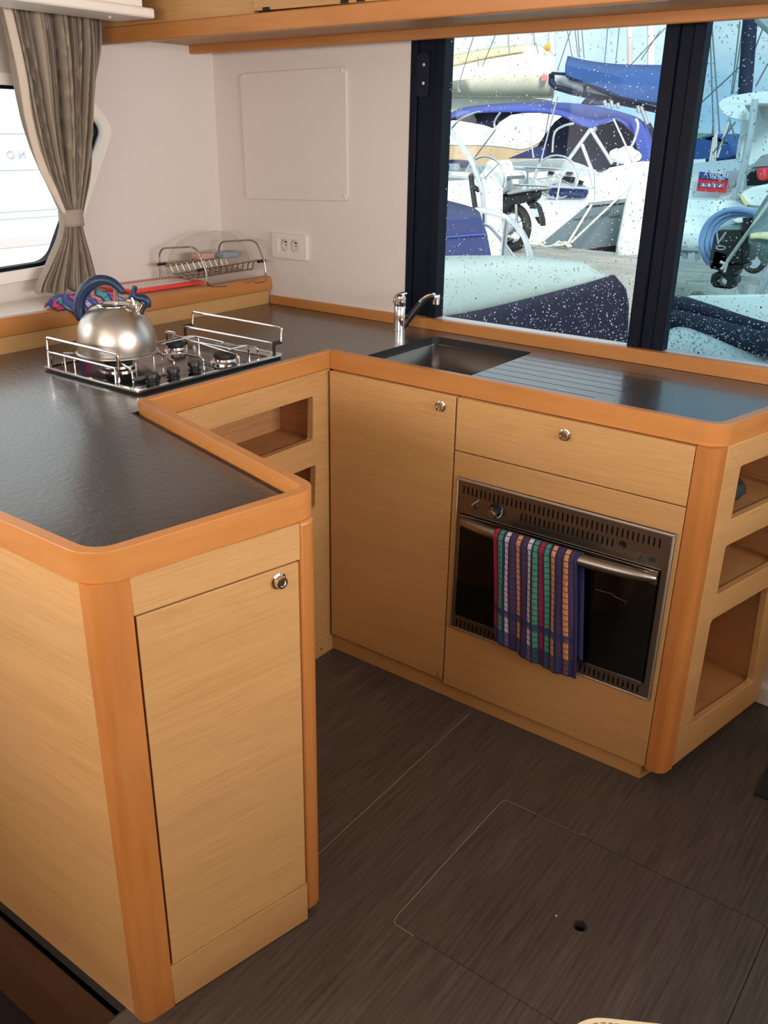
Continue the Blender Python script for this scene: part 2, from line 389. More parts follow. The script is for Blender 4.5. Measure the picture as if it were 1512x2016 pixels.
struct(obj('trim_5', bm, pale, smooth=0))
bm = BM(); box(bm, -.97, .50, -1.2105, -1.208, -.024, .0); box(bm, -.97, .5, -1.2105, -1.19, -.0195, .0006)
box(bm, .498, .50, -3.6, -1.208, -.024, .0005)
struct(obj('trim_6', bm, black_p, smooth=0))
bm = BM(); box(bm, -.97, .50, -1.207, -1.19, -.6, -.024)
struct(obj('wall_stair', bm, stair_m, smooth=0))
bm = BM(); box(bm, .9, 3.3, -2.32, -2.22, 0, 1.2); struct(obj('wall_light_blocker', bm, veneer, bevel=.01))  # unseen half wall, added to keep saloon light off low fronts and floor
q = pz(120, 1984, -.3)
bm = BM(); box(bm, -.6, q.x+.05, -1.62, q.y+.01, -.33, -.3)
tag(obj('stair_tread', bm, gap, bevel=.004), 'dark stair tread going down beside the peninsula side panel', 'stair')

bm = BM(); box(bm, -.99, 3.4, .55, .60, .0, .90)
struct(obj('wall_back_lower', bm, white_wall, smooth=0))
bm = BM(); box(bm, -.99, -.142, .545, .60, .9, 2.02)
struct(obj('wall_back', bm, white_wall, smooth=0))
bm = BM()
port = fillet([(-1.25, 1.055, .1), (-.165, 1.095, .09), (.060, 1.485, .03), (-.05, 1.598, .12), (-1.25, 1.60, .1)], 8)
plate(bm, [[(-3.6, -.6), (.6, -.6), (.6, 2.02), (-3.6, 2.02)], port], fx(-.97), .05)
struct(obj('wall_left', bm, white_wall, smooth=0))
bm = BM(); box(bm, -.99, 3.4, -3.65, .6, 2.0, 2.04)
struct(obj('ceiling', bm, white_moul, smooth=0))
bm = BM(); box(bm, -.99, 3.45, -3.66, -3.6, -.6, 2.02)
struct(obj('wall_rear', bm, veneer, smooth=0))
bm = BM(); box(bm, 3.4, 3.45, -3.6, .6, -.1, 2.02)
struct(obj('wall_right', bm, veneer, smooth=0))

# porthole surround, seal and glass
def offs(pts, d):
    c = Vector((sum(p[0] for p in pts)/len(pts), sum(p[1] for p in pts)/len(pts))); o = []
    n = len(pts)
    for i in range(n):
        a = Vector(pts[i-1]); b = Vector(pts[(i+1) % n]); t = (b-a).normalized(); nn = Vector((t.y, -t.x))
        if nn.dot(Vector(pts[i])-c) < 0: nn = -nn
        o.append((pts[i][0]+nn.x*d, pts[i][1]+nn.y*d))
    return o
w = thing('window_1', 'porthole', 'window', (-.97, -.6, 1.3)); w['kind'] = 'structure'; del w['label']; del w['category']
bm = BM(); plate(bm, [offs(port, .029), offs(port, -.002)], fx(-.955), .02)
obj('surround', bm, white_moul, w, bevel=.007, seg=3)
bm = BM(); plate(bm, [offs(port, .001), offs(port, -.011)], fx(-.985), .03)
obj('seal', bm, black_f, w)
bm = BM(); plate(bm, [offs(port, -.004)], fx(-1.0), .003)
obj('pane', bm, glass_s, w, smooth=0)

# aft window
w = thing('window_2', 'w', 'w', (.3, .56, 1.35)); w['kind'] = 'structure'; del w['label']; del w['category']
bm = BM()
box(bm, -.142, -.118, .548, .60, .93, 1.82); box(bm, -.118, -.055, .556, .60, .93, 1.82); box(bm, -.055, -.0245, .551, .60, .93, 1.82)
obj('frame', bm, black_f, w, bevel=.003)
bm = BM(); box(bm, .62, .655, .551, .60, .93, 1.82); box(bm, .655, .69, .562, .60, .93, 1.82); box(bm, .69, .7205, .555, .60, .93, 1.82)
obj('mullion', bm, black_f, w, bevel=.003)
bm = BM(); box(bm, -.142, 2.0, .562, .60, 1.79, 1.83); obj('top_rail', bm, black_f2, w)
bm = BM(); box(bm, -.142, 2.0, .5555, .60, .90, .9535)
for v_ in bm.verts:
    if v_.co.z > .93: v_.co.z = .9465+.0052*(v_.co.x+.142)
obj('sill', bm, white_plastic, w)
bm = BM(); box(bm, -.03, .63, .574, .578, .93, 1.82); obj('pane', bm, glass_l, w, smooth=0)
bm = BM(); box(bm, .715, 1.98, .584, .588, .93, 1.82); obj('pane', bm, glass_r, w, smooth=0)
bm = BM(); box(bm, 1.98, 3.4, .55, .6, .9, 2.0); struct(obj('wall_back_right', bm, white_wall, smooth=0))
bm = BM(); box(bm, -.142, 2.0, .55, .6, 1.82, 2.02); struct(obj('wall_back_upper', bm, white_wall, smooth=0))
la = bm = BM(); plate(bm, [rrect(-.118, -.078, 1.588, 1.708, .014)], fy(.549), .008); L_ = obj('latch_plate', bm, black_f2, w, bevel=.0015)
for z in (1.675, 1.626):
    bm = BM(); lathe(bm, [(0, -.0015), (.0045, -.0015), (.0045, .001), (.0025, .001), (.002, 0), (0, 0)], (-.094, .5485, z), 12, (0, -1, 0)); obj('screw', bm, chrome, w)
# sill board, threshold, dark door below right pane
bm = BM()
rows = []
v = box(bm, -.727, 2.0, .53, .556, .9, .945)
for x_ in bm.verts:
    if x_.co.z > .93: x_.co.z = .942+.0075*(x_.co.x+.727)
tr = struct(obj('trim_1', bm, beech, bevel=.003))
bm = BM(); box(bm, 1.145, 3.4, .522, .56, 0, .055); struct(obj('trim_2', bm, white_plastic, bevel=.004))
bm = BM(); box(bm, 1.20, 2.0, .538, .552, .055, .90); struct(obj('door_1', bm, black_f, bevel=.003))

# ------------------------------------------------------------------ overhead cabinet + soffit + pelmet
def shear(bm, k=.0125, x0=-.97):
    for v_ in bm.verts: v_.co.z += k*(v_.co.x-x0)
oc = thing('overhead_cabinet', 'pale oak overhead cabinet with orange beech fascia above the window', 'cabinet', (0, .3, 1.75))
bm = BM(); box(bm, -.972, 2.6, .07, .095, 1.720, 1.765); shear(bm); obj('fascia', bm, beech, oc, bevel=.004)
bm = BM(); box(bm, -.972, 2.6, .44, .462, 1.7195, 1.7475); shear(bm, .0115); obj('valance', bm, beech, oc, bevel=.003)
bm = BM(); box(bm, -.972, 2.6, .095, .54, 1.744, 1.755); shear(bm, .0125); obj('soffit', bm, veneer_in, oc, smooth=0)
bm = BM(); box(bm, -.972, -.320, .082, .10, 1.76, 1.99); obj('side_panel', bm, veneer, oc, bevel=.001)
bm = BM(); box(bm, -.316, .48, .076, .094, 1.778, 1.99); box(bm, .484, 1.4, .076, .094, 1.79, 1.99)
shear(bm, .004, -.3); obj('door', bm, veneer, oc, bevel=.0015)
bm = BM(); box(bm, -.972, 2.6, .10, .12, 1.75, 1.99); obj('carcass', bm, gap, oc, smooth=0)
bm = BM()
q = py(733, 17, .08)
bm.free()
for x_ in (-.28, -.02, .03):
    bm = BM(); box(bm, x_, x_+.022, .072, .08, 1.768+.0125*(x_+.97), 1.776+.0125*(x_+.97)); obj('hinge', bm, gap, oc)
pe = thing('curtain_pelmet', 'white moulded box pelmet over the curtain at the porthole', 'pelmet', (-.73, -.5, 1.8))
bm = BM(); box(bm, -.812, -.648, -1.5, .030, 1.7715, 1.797); obj('lower_board', bm, white_moul, pe, bevel=.006, seg=3)
bm = BM(); box(bm, -.80, -.655, -1.5, -.006, 1.797, 1.99); obj('upper_box', bm, white_moul, pe, bevel=.003)
bm = BM(); q = pz(216, 33, 1.7715); ball(bm, (q.x, q.y, 1.7715), .006, .006, .004, 10, 6); obj('screw_cap', bm, white_plastic, pe)

# ------------------------------------------------------------------ curtain
def interp(tab, z):
    tab = sorted(tab)
    if z <= tab[0][0]: return tab[0][1]
    for (a, x), (b, y) in zip(tab, tab[1:]):
        if z <= b:
            t = (z-a)/(b-a); return x+(y-x)*t
    return tab[-1][1]
Lt = [(1.80, -.287), (1.70, -.275), (1.617, -.264), (1.52, -.256), (1.435, -.243), (1.36, -.225), (1.30, -.203), (1.255, -.187), (1.225, -.189), (1.18, -.207), (1.12, -.245), (1.06, -.285), (1.0, -.31)]
Rt = [(1.80, .020), (1.70, .012), (1.56, -.017), (1.47, -.038), (1.39, -.063), (1.31, -.095), (1.255, -.118), (1.225, -.129), (1.18, -.118), (1.12, -.100), (1.05, -.082), (1.0, -.07)]
cu = thing('curtain', 'taupe pleated curtain gathered by a tieback at the porthole', 'curtain', (-.9, -.15, 1.0))
def cpt(u, z, k=1.0, off=0):
    y0, y1 = interp(Lt, z), interp(Rt, z); wd = (y1-y0)
    sq = wd/.3
    uu = u+.016*math.sin(u*37+z*3)*(1-abs(z-1.24)*.8)
    ph = 2*PI*(uu*17+.5*math.sin(uu*9)+.25*math.sin(uu*31+1)) + .9*math.sin(z*7+u*13)
    amp = .005+.019*min(1, abs(z-1.24)*3.0+.25)
    a = math.sin(ph)+.42*math.sin(2.3*ph+u*9+z*5); a = math.copysign(abs(a)**.8, a)
    x = -.895+amp*a*k + .012*math.sin(uu*23+1)*min(1, abs(z-1.24)*4) + .02*(1-min(1, abs(z-1.24)*4))
    y = y0+wd*(u+.018*math.sin(ph*1.0+1.3))
    return Vector((x+off, y, z))
bm = BM(); rows = []
NZ = 60
for i in range(NZ+1):
    row = []
    for j in range(321):
        u = j/320; zb = 1.012+.02*(1-u)*0+.022*abs(math.sin(u*9.5))+.03*max(0, u-.8)+.018*max(0, .15-u)/.15
        z = 1.80+(zb-1.80)*i/NZ; row.append(cpt(u, z))
    rows.append(row)
grid(bm, rows); obj('cloth', bm, curtain_m, cu, solid=.0015, smooth=80)
bm = BM(); rows = []
for i in range(NZ+1):
    z = 1.79+(1.252-1.79)*i/NZ
    w_ = .020 if z > 1.34 else .020-.012*min(1, (1.34-z)/.08)
    y0 = interp(Lt, z); rows.append([Vector((-.868+.006*math.sin(z*12)+.008*t, y0-.016*min(1, .25+(z-1.25)*6)+w_*t*1.1, z)) for t in (0, .25, .5, .75, 1)])
grid(bm, rows); e = obj('lining', bm, lining_m, cu, solid=.002); e['label'] = 'paler lining edge turned outwards'
bm = BM(); n = 28; rows = []
for z, s in ((1.214, 1), (1.225, 1.0), (1.25, .98), (1.262, .98)):
    rows.append([Vector((-.880+.034*s*math.cos(2*PI*k/n), -.1535+(.0355)*s*math.sin(2*PI*k/n), z+.006*math.cos(2*PI*k/n)*.5)) for k in range(n+1)])
grid(bm, rows); obj('tieback', bm, curtain_m, cu, solid=.003)

# ------------------------------------------------------------------ ledge along the hull side
lg = thing('side_ledge', 'long white-topped ledge with an orange beech lip behind the hob', 'ledge', (-.85, 0, .914))
bm = BM(); box(bm, -.97, -.752, -1.5, .545, .90, 1.003); obj('ledge_top', bm, white_moul, lg, bevel=.003)
bm = BM()
prof = [(-.758, .96), (-.725, .96), (-.722, .968), (-.727, 1.004), (-.732, 1.008), (-.758, 1.008)]
plate(bm, [[(a, b) for a, b in prof]], lambda s, t, d: (s, -1.5+d, t), 2.043); obj('lip', bm, beech, lg, bevel=.001)
bm = BM(); box(bm, -.752, -.728, -1.5, .53, .905, .959); obj('front_panel', bm, veneer, lg, smooth=0)

# ------------------------------------------------------------------ worktop
wt = thing('worktop', 'dark slate-look laminate worktop with raised orange beech edging around the galley', 'worktop', (0, 0, .9))
outer = [(-.728, .532), (1.19, .532), (1.075, .01), (0, .02), (-.02, .0), (-.02, -.64), (.62, -.80), (.55, -1.185), (-.728, -1.185)]
outer = [(-.728, .532), (1.172, .532), (1.058, .022), (.0, .022), (-.022, .022), (-.022, -.655), (.608, -.812), (.545, -1.178), (-.728, -1.178)]
sinkhole = rrect(.038, .382, .045, .458, .022)
bm = BM(); plate(bm, [outer, sinkhole], fz(ZC-.022), .022); obj('top', bm, laminate, wt, smooth=0)
bm = BM(); plate(bm, [rrect(.0375, .3825, .0445, .4585, .0222), rrect(.0395, .3805, .0465, .4565, .021)], fz(ZC-.030), .0298); e = obj('sink_cutout_edge', bm, rubber, wt, smooth=0); e['label'] = 'black cut edge of the worktop around the sink'
bm = BM()
for k in range(7):
    y = .418-.0483*k; x1 = [.80, .79, .785, .76, .755, .75, .722][k]
    box(bm, .386, x1, y-.0016, y+.0016, ZC-.001, ZC+.0003)
obj('draining_groove', bm, black_p, wt, smooth=0)
bm = BM(); strip(bm, [(-.022, -.657), (.606, -.8135)], .006, ZC+.0004); obj('sealant_line', bm, rubber, wt, smooth=0)
bm = BM(); strip(bm, [(-.728, .528), (1.17, .528)], .006, ZC+.0004); obj('sealant_line', bm, rubber, wt, smooth=0)
def edging(pts, wdt=.021, z0=.892, z1=.942, name='edging', m=None):
    """open run of edging; pts outer outline (x,y,r), inner offset to the left of travel"""
    P = [Vector(p[:2]) for p in pts]; I = []
    for i, p in enumerate(P):
        if i == 0: t = (P[1]-p).normalized(); n_ = Vector((-t.y, t.x)); I.append(p+n_*wdt)
        elif i == len(P)-1: t = (p-P[-2]).normalized(); n_ = Vector((-t.y, t.x)); I.append(p+n_*wdt)
        else:
            a = (p-P[i-1]).normalized(); b = (P[i+1]-p).normalized(); na = Vector((-a.y, a.x)); nb = Vector((-b.y, b.x)); h_ = (na+nb).normalized(); I.append(p+h_*(wdt/h_.dot(na)))
    lp = [(p.x, p.y, pts[i][2]) for i, p in enumerate(P)] + [(I[i].x, I[i].y, max(0, pts[i][2]-wdt) if pts[i][2] else 0) for i in reversed(range(len(P)))]
    bm = BM(); plate(bm, [fillet(lp, 8)], fz(z0), z1-z0)
    return obj(name, bm, m or beech, wt, bevel=.0035, seg=3)
# sink run: right end, corner, to the inner corner
edging([(1.184, .53, 0), (1.066, .0, .055), (.0005, .0, 0)][::-1] and [(.0005, 0, 0), (1.066, 0, .055), (1.184, .53, 0)])
edging([(0, -.6405, 0), (0, .0, 0), (0, .021, 0)])
edging([(-.735, -1.2, 0), (.562, -1.2, .062), (.6375, -.79, .045), (.002, -.6265, 0)])
# ------------------------------------------------------------------ cabinet under the sink
sc = thing('sink_cabinet', 'oak galley cabinet under the sink with tall door, drawer and open end shelves', 'cabinet', (.5, .25, 0))
YF = -.012
bm = BM(); box(bm, .012, 1.02, .008, .03, .05, .90); box(bm, .0, 1.0, .03, .53, .05, .07); obj('carcass', bm, gap, sc, smooth=0)
bm = BM(); plate(bm, [[(.004, 0), (1.008, 0), (1.03, .07), (1.03, .5), (.004, .5)]], fz(0), .0515); obj('toe_kick', bm, veneer, sc, bevel=.001)
bm = BM(); box(bm, .008, .4165, YF, .008, .060, .8895); d1 = obj('door', bm, veneer, sc, bevel=.0012)
def knob(x, z, parent, y=YF, nrm=(0, -1, 0), c=None):
    bm = BM(); lathe(bm, [(.0145, 0), (.0145, .003), (.0115, .0045), (.0115, .010), (.0105, .0130), (.007, .0135), (.006, .0115), (0, .0115)], c or (x, y, z), 24, nrm)
    return obj('push_knob', bm, chrome, parent)
knob(.374, .859, d1)
bm = BM(); q = py(862, 1328, YF); box(bm, q.x-.006, q.x+.006, YF-.0004, YF+.001, q.z-.007, q.z+.008); e = obj('sticker', bm, mat('small_sticker', srgb(176, 136, 60), .6), d1)
bm = BM(); tube(bm, [(q.x-.004, YF-.0006, q.z-.004), (q.x+.0045, YF-.0006, q.z-.004), (q.x, YF-.0006, q.z+.006)], .0006, 4, closed=True); obj('symbol', bm, gap, d1)
bm = BM(); box(bm, .4215, 1.0185, YF, .008, .7525, .8895); d2 = obj('drawer', bm, veneer, sc, bevel=.0012); knob(.718, .855, d2)
bm = BM(); plate(bm, [[(.4215, .05), (1.0185, .05), (1.0185, .7495), (.4215, .7495)], [(.445, .25), (1.0, .25), (1.0, .675), (.445, .675)]], fy(YF), .02)
obj('oven_surround', bm, veneer, sc, bevel=.001)
# corner post (rounded) and angled end panel
ed = Vector((math.cos(math.radians(76.9)), math.sin(math.radians(76.9)))); e0 = Vector((1.0745, .03)); en = Vector((ed.y, -ed.x))
bm = BM()
a = [(1.0205, YF+.001), (1.045, YF+.001), (1.062, YF+.008), (1.071, YF+.022)]
ii = e0+ed*.0
pst = fillet([(1.0205, YF), (1.0655, YF, .032), (e0.x+.0+ed.x*.0, e0.y), (e0.x-.02, e0.y+.005), (1.0205, .03)], 8)
plate(bm, [pst], fz(.046), .846); obj('corner_post', bm, beech_v, sc, bevel=.003)
def fend(s, t, d): p = e0+ed*s-en*d; return (p.x, p.y, t)
bm = BM()
def quad(a, b, c_, d_, r=.008): return fillet([(a[0], a[1], r), (b[0], b[1], r), (c_[0], c_[1], r), (d_[0], d_[1], r)], 4)
plate(bm, [[(0, .052), (.412, .072), (.412, .892), (0, .892)],
           quad((.069, .704), (.345, .704), (.345, .832), (.069, .832)), quad((.067, .512), (.345, .512), (.345, .638), (.067, .638)), quad((.060, .150), (.356, .150), (.330, .448), (.063, .446), .012)], fend, .018)
obj('end_panel', bm, veneer, sc, bevel=.0015)
bm = BM()
for z0, z1 in ((.70, .84), (.508, .645), (.146, .455)):
    # shelf box behind each opening
    for (s0, s1, t0, t1, d0, d1_) in ((.04, .40, z0-.012, z0, .018, .16), (.04, .40, z1, z1+.01, .018, .16), (.04, .40, z0, z1, .16, .17), (.035, .045, z0, z1, .018, .17), (.375, .385, z0, z1, .018, .17)):
        vs = []
        for (s, t, d) in ((s0, t0, d0), (s1, t0, d0), (s1, t0, d1_), (s0, t0, d1_), (s0, t1, d0), (s1, t1, d0), (s1, t1, d1_), (s0, t1, d1_)): vs.append(bm.verts.new(fend(s, t, d)))
        for f in ((3, 2, 1, 0), (4, 5, 6, 7), (0, 1, 5, 4), (1, 2, 6, 5), (2, 3, 7, 6), (3, 0, 4, 7)): bm.faces.new([vs[i] for i in f])
obj('shelf_lining', bm, veneer_in, sc, smooth=0)
bm = BM(); c = Vector(fend(.20, .702, .08)); ball(bm, c+Vector((0, 0, .022)), .035, .05, .024, 16, 8)
for v_ in bm.verts: v_.co += Vector((random.uniform(-.004, .004), random.uniform(-.004, .004), random.uniform(-.004, .005)))
tag(obj('cloth', bm, warm_dark), 'crumpled dark cloth lying in the top open end shelf', 'cloth')

# ------------------------------------------------------------------ oven
ov = thing('oven', 'built-in stainless steel oven with black glass door below the drawer', 'oven', (.72, 0, .25))
X0, X1, Z0, Z1 = .4365, 1.0075, .2445, .684
bm = BM()
def slot(x, z0, z1, w_=.0021, lean=0): return [(x-w_, z0+w_), (x, z0), (x+w_, z0+w_), (x+w_, z1-w_), (x, z1), (x-w_, z1-w_)]
holes = [slot(.4575+i*.01262, .6415, .665) for i in range(42)] + [slot(.626+i*.01262, .6115, .634) for i in range(20)] + [slot(.4575+i*.01262, .2535, .2745) for i in range(42)]
plate(bm, [[(X0, Z0), (X1, Z0), (X1, Z1), (X0, Z1)], [(.449, .2835), (.9885, .2835), (.9885, .5885), (.449, .5885)]]+holes, fy(-.0165), .004)
obj('fascia', bm, steel_dark, ov, smooth=0)
bm = BM(); box(bm, X0, X1, -.022, -.0125, Z1-.006, Z1); box(bm, X0, X0+.003, -.018, -.0125, Z0, Z1); box(bm, X1-.006, X1, -.0195, -.0125, Z0, Z1); box(bm, X0, X1, -.018, -.0125, Z0, Z0+.003)
obj('rim', bm, rim_m, ov, bevel=.0015)
bm = BM(); box(bm, X0+.008, X1-.008, -.010, .0, Z0+.006, Z1-.006); obj('inner_box', bm, black_p, ov, smooth=0)
dr = None
bm = BM(); box(bm, .454, .984, -.0215, -.010, .2885, .5855); dr = obj('door', bm, black_glass, ov, bevel=.001)
bm = BM(); box(bm, .454, .984, -.0225, -.0205, .553, .5855); obj('door_strip', bm, steel_dark, dr)
bm = BM(); box(bm, .454, .984, -.0235, -.0205, .5845, .5865); box(bm, .454, .984, -.0230, -.0205, .2878, .2895); box(bm, .4530, .4545, -.0225, -.0205, .288, .586); obj('door_edge', bm, chrome, dr)
bm = BM()
hp = smooth_path([(.462, -.022, .5675), (.480, -.030, .5700), (.510, -.042, .5735), (.56, -.054, .5765), (.64, -.0615, .578), (.72, -.063, .5785), (.80, -.0615, .578), (.88, -.054, .5765), (.935, -.042, .5735), (.962, -.030, .570), (.979, -.022, .5675)], 5)
nn = len(hp); tube(bm, hp, [.0150-.006*abs(2*i/(nn-1)-1)**4 for i in range(nn)], 14)
obj('handle', bm, steel, dr, smooth=60)
bm = BM(); lathe(bm, [(0, .0), (.0205, 0), (.0205, .006), (.019, .008), (0, .008)], (.558, -.0165, .6235), 28, (0, -1, 0)); kn = obj('dial', bm, black_p, ov)
bm = BM(); lathe(bm, [(.0115, .006), (.0115, .022), (.0105, .025), (0, .025)], (.553, -.0165, .6175), 24, (0, -1, 0)); box(bm, .5505, .5555, -.040, -.022, .618, .636); obj('dial_cap', bm, steel, kn, bevel=.0008)
bm = BM()
for k in range(6):
    an = math.radians(-70+k*17); x_ = .558+.0172*math.cos(an); z_ = .6235+.0172*math.sin(an); box(bm, x_-.0012, x_+.0012, -.0262, -.0245, z_-.0011, z_+.0011)
obj('dial_mark', bm, signwhite, kn)
bm = BM(); q = py(1226, 1072, -.017); lathe(bm, [(0, .003), (.003, .003), (.003, .0015), (.009, .003), (.0095, 0), (0, 0)], (q.x, -.0165, q.z), 20, (0, -1, 0)); obj('ignition_button', bm, black_p, ov)
label_m = mat('faded_label', srgb(74, 66, 54), .6)
q1 = py(1262, 1098, -.017); q2_ = py(1284, 1102, -.017)
for q in (q1, q2_):
    bm = BM(); box(bm, q.x-.0125, q.x+.0125, -.0172, -.016, q.z-.010, q.z+.010); obj('warning_label', bm, label_m, ov)
bm = BM()
def ztri(bm, cx, cz, s, wv_, y=-.0176):
    P = [(cx-s, cz-s*.8), (cx+s, cz-s*.8), (cx, cz+s*.9)]
    for i in range(3):
        a, b = P[i], P[(i+1) % 3]; tube(bm, [(a[0], y, a[1]), (b[0], y, b[1])], wv_, 4)
ztri(bm, q1.x, q1.z, .0075, .0005); box(bm, q1.x-.0005, q1.x+.0005, -.0178, -.017, q1.z-.002, q1.z+.003); box(bm, q1.x-.0005, q1.x+.0005, -.0178, -.017, q1.z-.005, q1.z-.0038)
for i in range(4): box(bm, q2_.x-.007+i*.0042, q2_.x-.0045+i*.0042, -.0178, -.017, q2_.z-.005, q2_.z+.004)
box(bm, q2_.x-.008, q2_.x+.008, -.0178, -.017, q2_.z+.006, q2_.z+.007)
obj('warning_symbol', bm, gap, ov)
bm = BM(); a, b = py(929, 994, -.0175), py(943, 985, -.0175); tube(bm, [a, b], .0008, 5); obj('flame_mark', bm, signwhite, ov)
bm = BM(); tube(bm, [py(933.5, 993, -.0175), py(934, 1000, -.0175), py(940, 1002, -.0175)], .0012, 5); obj('mark', bm, gap, ov)
bm = BM()
tube(bm, [py(1172, 1160, -.0222), py(1208, 1170, -.0222)], .0006, 4); tube(bm, [py(1207, 1173, -.0222), py(1232, 1184, -.0222), py(1231, 1190, -.0222)], .0006, 4)
obj('glass_print', bm, steel, dr)

# towel over the handle
red, grn, wht, org, pur = srgb(160, 24, 46), srgb(66, 134, 102), srgb(196, 188, 196), srgb(206, 138, 84), srgb(70, 46, 72)
base = srgb(36, 38, 82)
strp = [(.03, .024, red), (.10, .024, grn), (.18, .024, wht), (.25, .024, pur), (.32, .024, org), (.395, .022, pur), (.46, .024, wht), (.53, .024, grn), (.60, .022, red), (.665, .024, grn), (.745, .024, org), (.82, .022, pur), (.895, .024, org), (.955, .02, pur)]
tm = towel_mat('striped_terry', 0, 1, 'x', strp, base, .016, [(.235, .255, .85), (.305, .42, .8)])
bm = BM()
def tw(u, s, back=False):
    # s metres along the cloth from the top of the bar, u 0..1 across
    x = .5865+.222*u
    if s < .03:
        an = s/.03*PI/2; y = -.062-.018*math.sin(an)+0; z = .578+.018*math.cos(an)
    else:
        t = s-.03; x = .5865+.222*u+.010*(t/.3)+.010*(t/.3)*u; y = -.080+.022*min(1, t/.3)+.004*math.sin(u*19+s*8)*min(1, t*8)+.0025*math.sin(u*47); z = .578-t
    return Vector((x, y, z))
rows = []
NR = 48
for i in range(NR+1):
    row = []
    for j in range(61):
        u = j/60; Ltot = .322+.030*u+.012*math.sin(u*3.1); row.append(tw(u, Ltot*i/NR))
    rows.append(row)
grid(bm, rows, uv=lambda i, j: (j/60, (.352)*i/NR))
ht = obj('hand_towel', bm, tm, solid=.006, smooth=80)
bm = BM(); rows = []
for i in range(31):
    row = []
    for j in range(31):
        u = j/30; s = (.275+.03*u)*i/30
        if s < .03: an = s/.03*PI/2; p = Vector((.590+.222*u, -.062+.017*math.sin(an), .5775+.017*math.cos(an)))
        else: t = s-.03; p = Vector((.590+.222*u+.016*u*t/.3+.012*t/.3, -.045+.003*math.sin(u*15)-.014*min(1, t/.28)*0, .578-t))
        row.append(p)
    rows.append(row)
grid(bm, rows, uv=lambda i, j: (.985, .1))
root = thing('tea_towel', 'navy towel with red, green, white and orange stripes hanging over the oven handle', 'towel', (.7, -.06, .57))
for o_ in (ht,):
    o_.data.transform(Matrix.Translation((-.7, .06, -.57))); o_.parent = root; o_.name = 'front_fold'
bk = obj('back_fold', bm, tm, root, solid=.006, smooth=80)

# ------------------------------------------------------------------ cabinet under the hob
hc = thing('hob_cabinet', 'oak cabinet face with recessed storage openings below the hob', 'cabinet', (-.2, -.3, 0))
bm = BM()
plate(bm, [[(-.64, .0), (.0, .0), (.0, .892), (-.64, .892)], quad((-.52, .705), (-.078, .705), (-.072, .829), (-.52, .829)), quad((-.52, .50), (-.072, .50), (-.066, .629), (-.52, .629))], fx(.0), .02)
obj('face_panel', bm, veneer, hc, bevel=.0012)
bm = BM()
for z0, z1 in ((.70, .835), (.495, .636)):
    box(bm, -.16, -.15, -.55, -.02, z0, z1); box(bm, -.16, -.02, -.55, -.02, z0-.01, z0); box(bm, -.16, -.02, -.55, -.02, z1, z1+.01); box(bm, -.16, -.02, -.045, -.035, z0, z1); box(bm, -.16, -.02, -.56, -.55, z0, z1)
obj('niche', bm, veneer_in, hc, smooth=0)
bm = BM(); plate(bm, [[(-.62, .0), (-.0, .0), (.0, .055), (-.62, .055)]], fx(.0035), .003); obj('toe_kick', bm, veneer, hc, smooth=0)
bm = BM(); box(bm, .0, .0045, -.105, -.098, .10, .60); obj('gap_line', bm, gap, hc, smooth=0)
bm = BM(); q = px(633, 1278, .004); lathe(bm, [(0, .001), (.003, .001), (.003, 0)], (.0035, q.y, q.z), 10, (1, 0, 0)); obj('screw', bm, gap, hc)

# ------------------------------------------------------------------ peninsula
pn = thing('peninsula_cabinet', 'oak peninsula cabinet with single door and rounded orange beech corner posts', 'cabinet', (.3, -1.0, 0))
pd = Vector((math.cos(math.radians(77.6)), math.sin(math.radians(77.6)))); p0 = Vector((.5685, -1.1405)); pnm = Vector((pd.y, -pd.x))
def fpen(s, t, d): p = p0+pd*s-pnm*d; return (p.x, p.y, t)
W_ = .306
bm = BM(); plate(bm, [[(.0, .826), (W_, .826), (W_, .892), (0, .892)]], fpen, .02); obj('top_rail', bm, veneer, pn, bevel=.001)
bm = BM(); plate(bm, [[(.0, .003), (W_, .003), (W_, .0985), (0, .0985)]], fpen, .02); obj('bottom_rail', bm, veneer, pn, bevel=.001)
bm = BM(); plate(bm, [[(.004, .1015), (W_-.004, .1015), (W_-.004, .8225), (.004, .8225)]], fpen, .018); pdoor = obj('door', bm, veneer, pn, bevel=.0012)
kp = fpen(.2595, .8005, 0); knob(0, 0, pdoor, c=kp, nrm=(pnm.x, pnm.y, 0))
bm = BM(); plate(bm, [[(-.01, .01), (W_+.01, .01), (W_+.01, .88), (-.01, .88)]], lambda s, t, d: fpen(s, t, d+.016), .01); obj('carcass', bm, gap, pn, smooth=0)
q0 = p0; q1_ = p0+pd*W_
bm = BM(); plate(bm, [fillet([(q0.x, q0.y), (.5555, -1.1985, .05), (.5265, -1.1985), (.5265, -1.175), (q0.x-.02, q0.y)], 10)], fz(.0), .892); obj('corner_post', bm, beech_v, pn, bevel=.003)
bm = BM(); r1 = q1_+pd*.045; plate(bm, [fillet([(q1_.x, q1_.y), (q1_.x-.03, q1_.y+.005), (r1.x-.045, r1.y+.004), (r1.x-.004, r1.y-.004, .022)][::-1], 8)], fz(.022), .87); obj('corner_post', bm, beech_v, pn, bevel=.006)
bm = BM(); box(bm, -.97, .5262, -1.1975, -1.178, .0, .892); obj('side_panel', bm, veneer, pn, smooth=0)
bm = BM(); plate(bm, [[(.60, -.812), (.60, -.800), (.0, -.648), (.0, -.66)]], fz(.0), .892); obj('aisle_panel', bm, veneer, pn, smooth=0)

